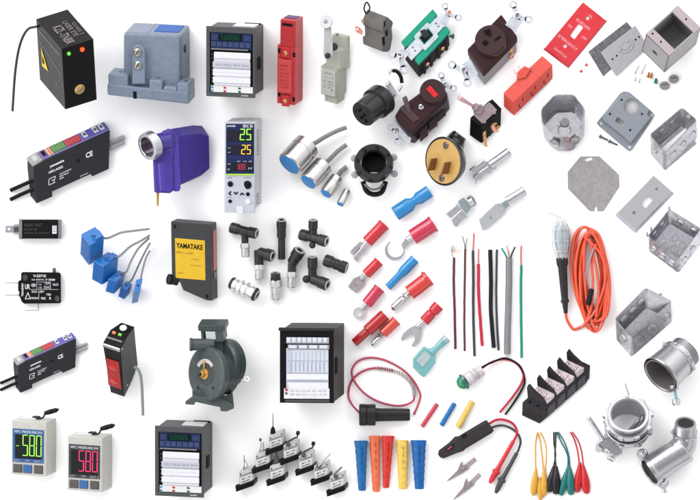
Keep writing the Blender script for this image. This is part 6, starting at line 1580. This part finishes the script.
t.part('screw_tail', M().rod(z(252, 322, 9), z(256, 352, 8), 2), TIN, bev=.2)
nx = V(.06, -.75, .55)
p = z(434, 226, 17)
t.part('neck_collar', M().lathe(p, nx, [(0, 12.2), (3, 12.6), (3.4, 11.2)], 40), CST, bev=.2)
for q in range(7):
    th = q * .9; u_, v_, n_ = basis(nx); t.part('collar_lug', M().ball(p + nx * 2 + (u_ * math.cos(th) + v_ * math.sin(th)) * 12.4, 1.7), CST, bev=0)
pr = [(2, 10.6)]
for q in range(6): pr += [(3 + q * 1.8, 10.2), (3.8 + q * 1.8, 11.0)]
t.part('threaded_neck', M().lathe(p, nx, pr + [(14, 10)], 40), CST, bev=0, ang=20)
t.part('neck_bore', M().ring(p, nx, 10.4, 8.2, 10, 14.6, 36), CST, bev=.2)
t.part('neck_void', M().lathe(p, nx, [(13.9, 8.3), (14.2, 8.3)], 30), mat('bore_dark_grey', (58, 54, 56), .5), bev=0)
t.done()

# ---------------------------------------------------------------- setting, light, camera
m = M(); f = F(V(-900, -900, 0), V(2500, 0, 0), V(0, 2300, 0), V(0, 0, -1))
m.box(f, 0, 1, 0, 1, 0, 4)
bm = m.bm
for v in bm.verts: v.co = Vector(((v.co.x - 350) * S, (250 - v.co.y) * S, v.co.z * S))
bmesh.ops.recalc_face_normals(bm, faces=bm.faces[:])
me = bpy.data.meshes.new('white_surface'); bm.to_mesh(me); bm.free()
sheet = mat('white_sheet', (250, 250, 250), 0.9, var=.008, bump=.02, scale=40)
_b = sheet.node_tree.nodes['Principled BSDF']; _b.inputs['Specular IOR Level'].default_value = 0.1
for e in [n for n in sheet.node_tree.nodes if n.type == 'VALTORGB'][0].color_ramp.elements: e.color = (.93, .93, .93, 1)
me.materials.append(sheet)
o = bpy.data.objects.new('white_surface', me); COL.objects.link(o); o['kind'] = 'structure'

w = bpy.data.worlds.new('World'); scene.world = w; w.use_nodes = True
nt = w.node_tree; N = nt.nodes; L = nt.links; bg = N['Background']
tc = N.new('ShaderNodeTexCoord'); sx = N.new('ShaderNodeSeparateXYZ'); L.new(tc.outputs['Generated'], sx.inputs['Vector'])
rp = N.new('ShaderNodeValToRGB'); cr = rp.color_ramp
cr.elements[0].position = 0.0; cr.elements[0].color = (.10, .10, .11, 1)
cr.elements[1].position = 1.0; cr.elements[1].color = (.58, .58, .6, 1)
for p, c in ((.06, .4), (.14, .9), (.28, 1.8), (.7, 1.8), (.82, .75), (.93, .6)):
    e = cr.elements.new(p); e.color = (c, c, c * 1.01, 1)
dt = N.new('ShaderNodeVectorMath'); dt.operation = 'DOT_PRODUCT'; dt.inputs[1].default_value = (-.7, .7, 0); L.new(tc.outputs['Generated'], dt.inputs[0])
mr = N.new('ShaderNodeMapRange'); mr.interpolation_type = 'SMOOTHSTEP'; mr.inputs['From Min'].default_value = -.6; mr.inputs['From Max'].default_value = .6; mr.inputs['To Min'].default_value = .62; mr.inputs['To Max'].default_value = 1.38
L.new(dt.outputs['Value'], mr.inputs['Value'])
mu = N.new('ShaderNodeVectorMath'); mu.operation = 'SCALE'; L.new(rp.outputs['Color'], mu.inputs[0]); L.new(mr.outputs['Result'], mu.inputs['Scale'])
L.new(sx.outputs['Z'], rp.inputs['Fac']); L.new(mu.outputs['Vector'], bg.inputs['Color']); bg.inputs['Strength'].default_value = 1.27

def area(name, loc, size, energy, tgt=(0, 0, 0)):
    l = bpy.data.lights.new(name, 'AREA'); l.shape = 'RECTANGLE'; l.size, l.size_y = size; l.energy = energy
    o = bpy.data.objects.new(name, l); COL.objects.link(o); o.location = loc
    o.rotation_euler = (Vector(tgt) - Vector(loc)).to_track_quat('-Z', 'Y').to_euler(); return o
area('softbox', (-3.2, 3.6, 5.0), (3.0, 3.0), 150)

cam = bpy.data.cameras.new('camera'); co = bpy.data.objects.new('camera', cam); COL.objects.link(co)
D = 10.0
co.location = (0, 0, D); cam.sensor_width = 36; cam.lens = 36 * (D - .008) / 0.7; cam.clip_end = 100; cam.clip_start = 0.1
scene.camera = co
scene.view_settings.view_transform = 'Standard'; scene.view_settings.look = 'None'; scene.view_settings.exposure = 0; scene.view_settings.gamma = 1
scene.render.engine = 'CYCLES'
scene.cycles.use_denoising = True
scene.cycles.max_bounces = 8
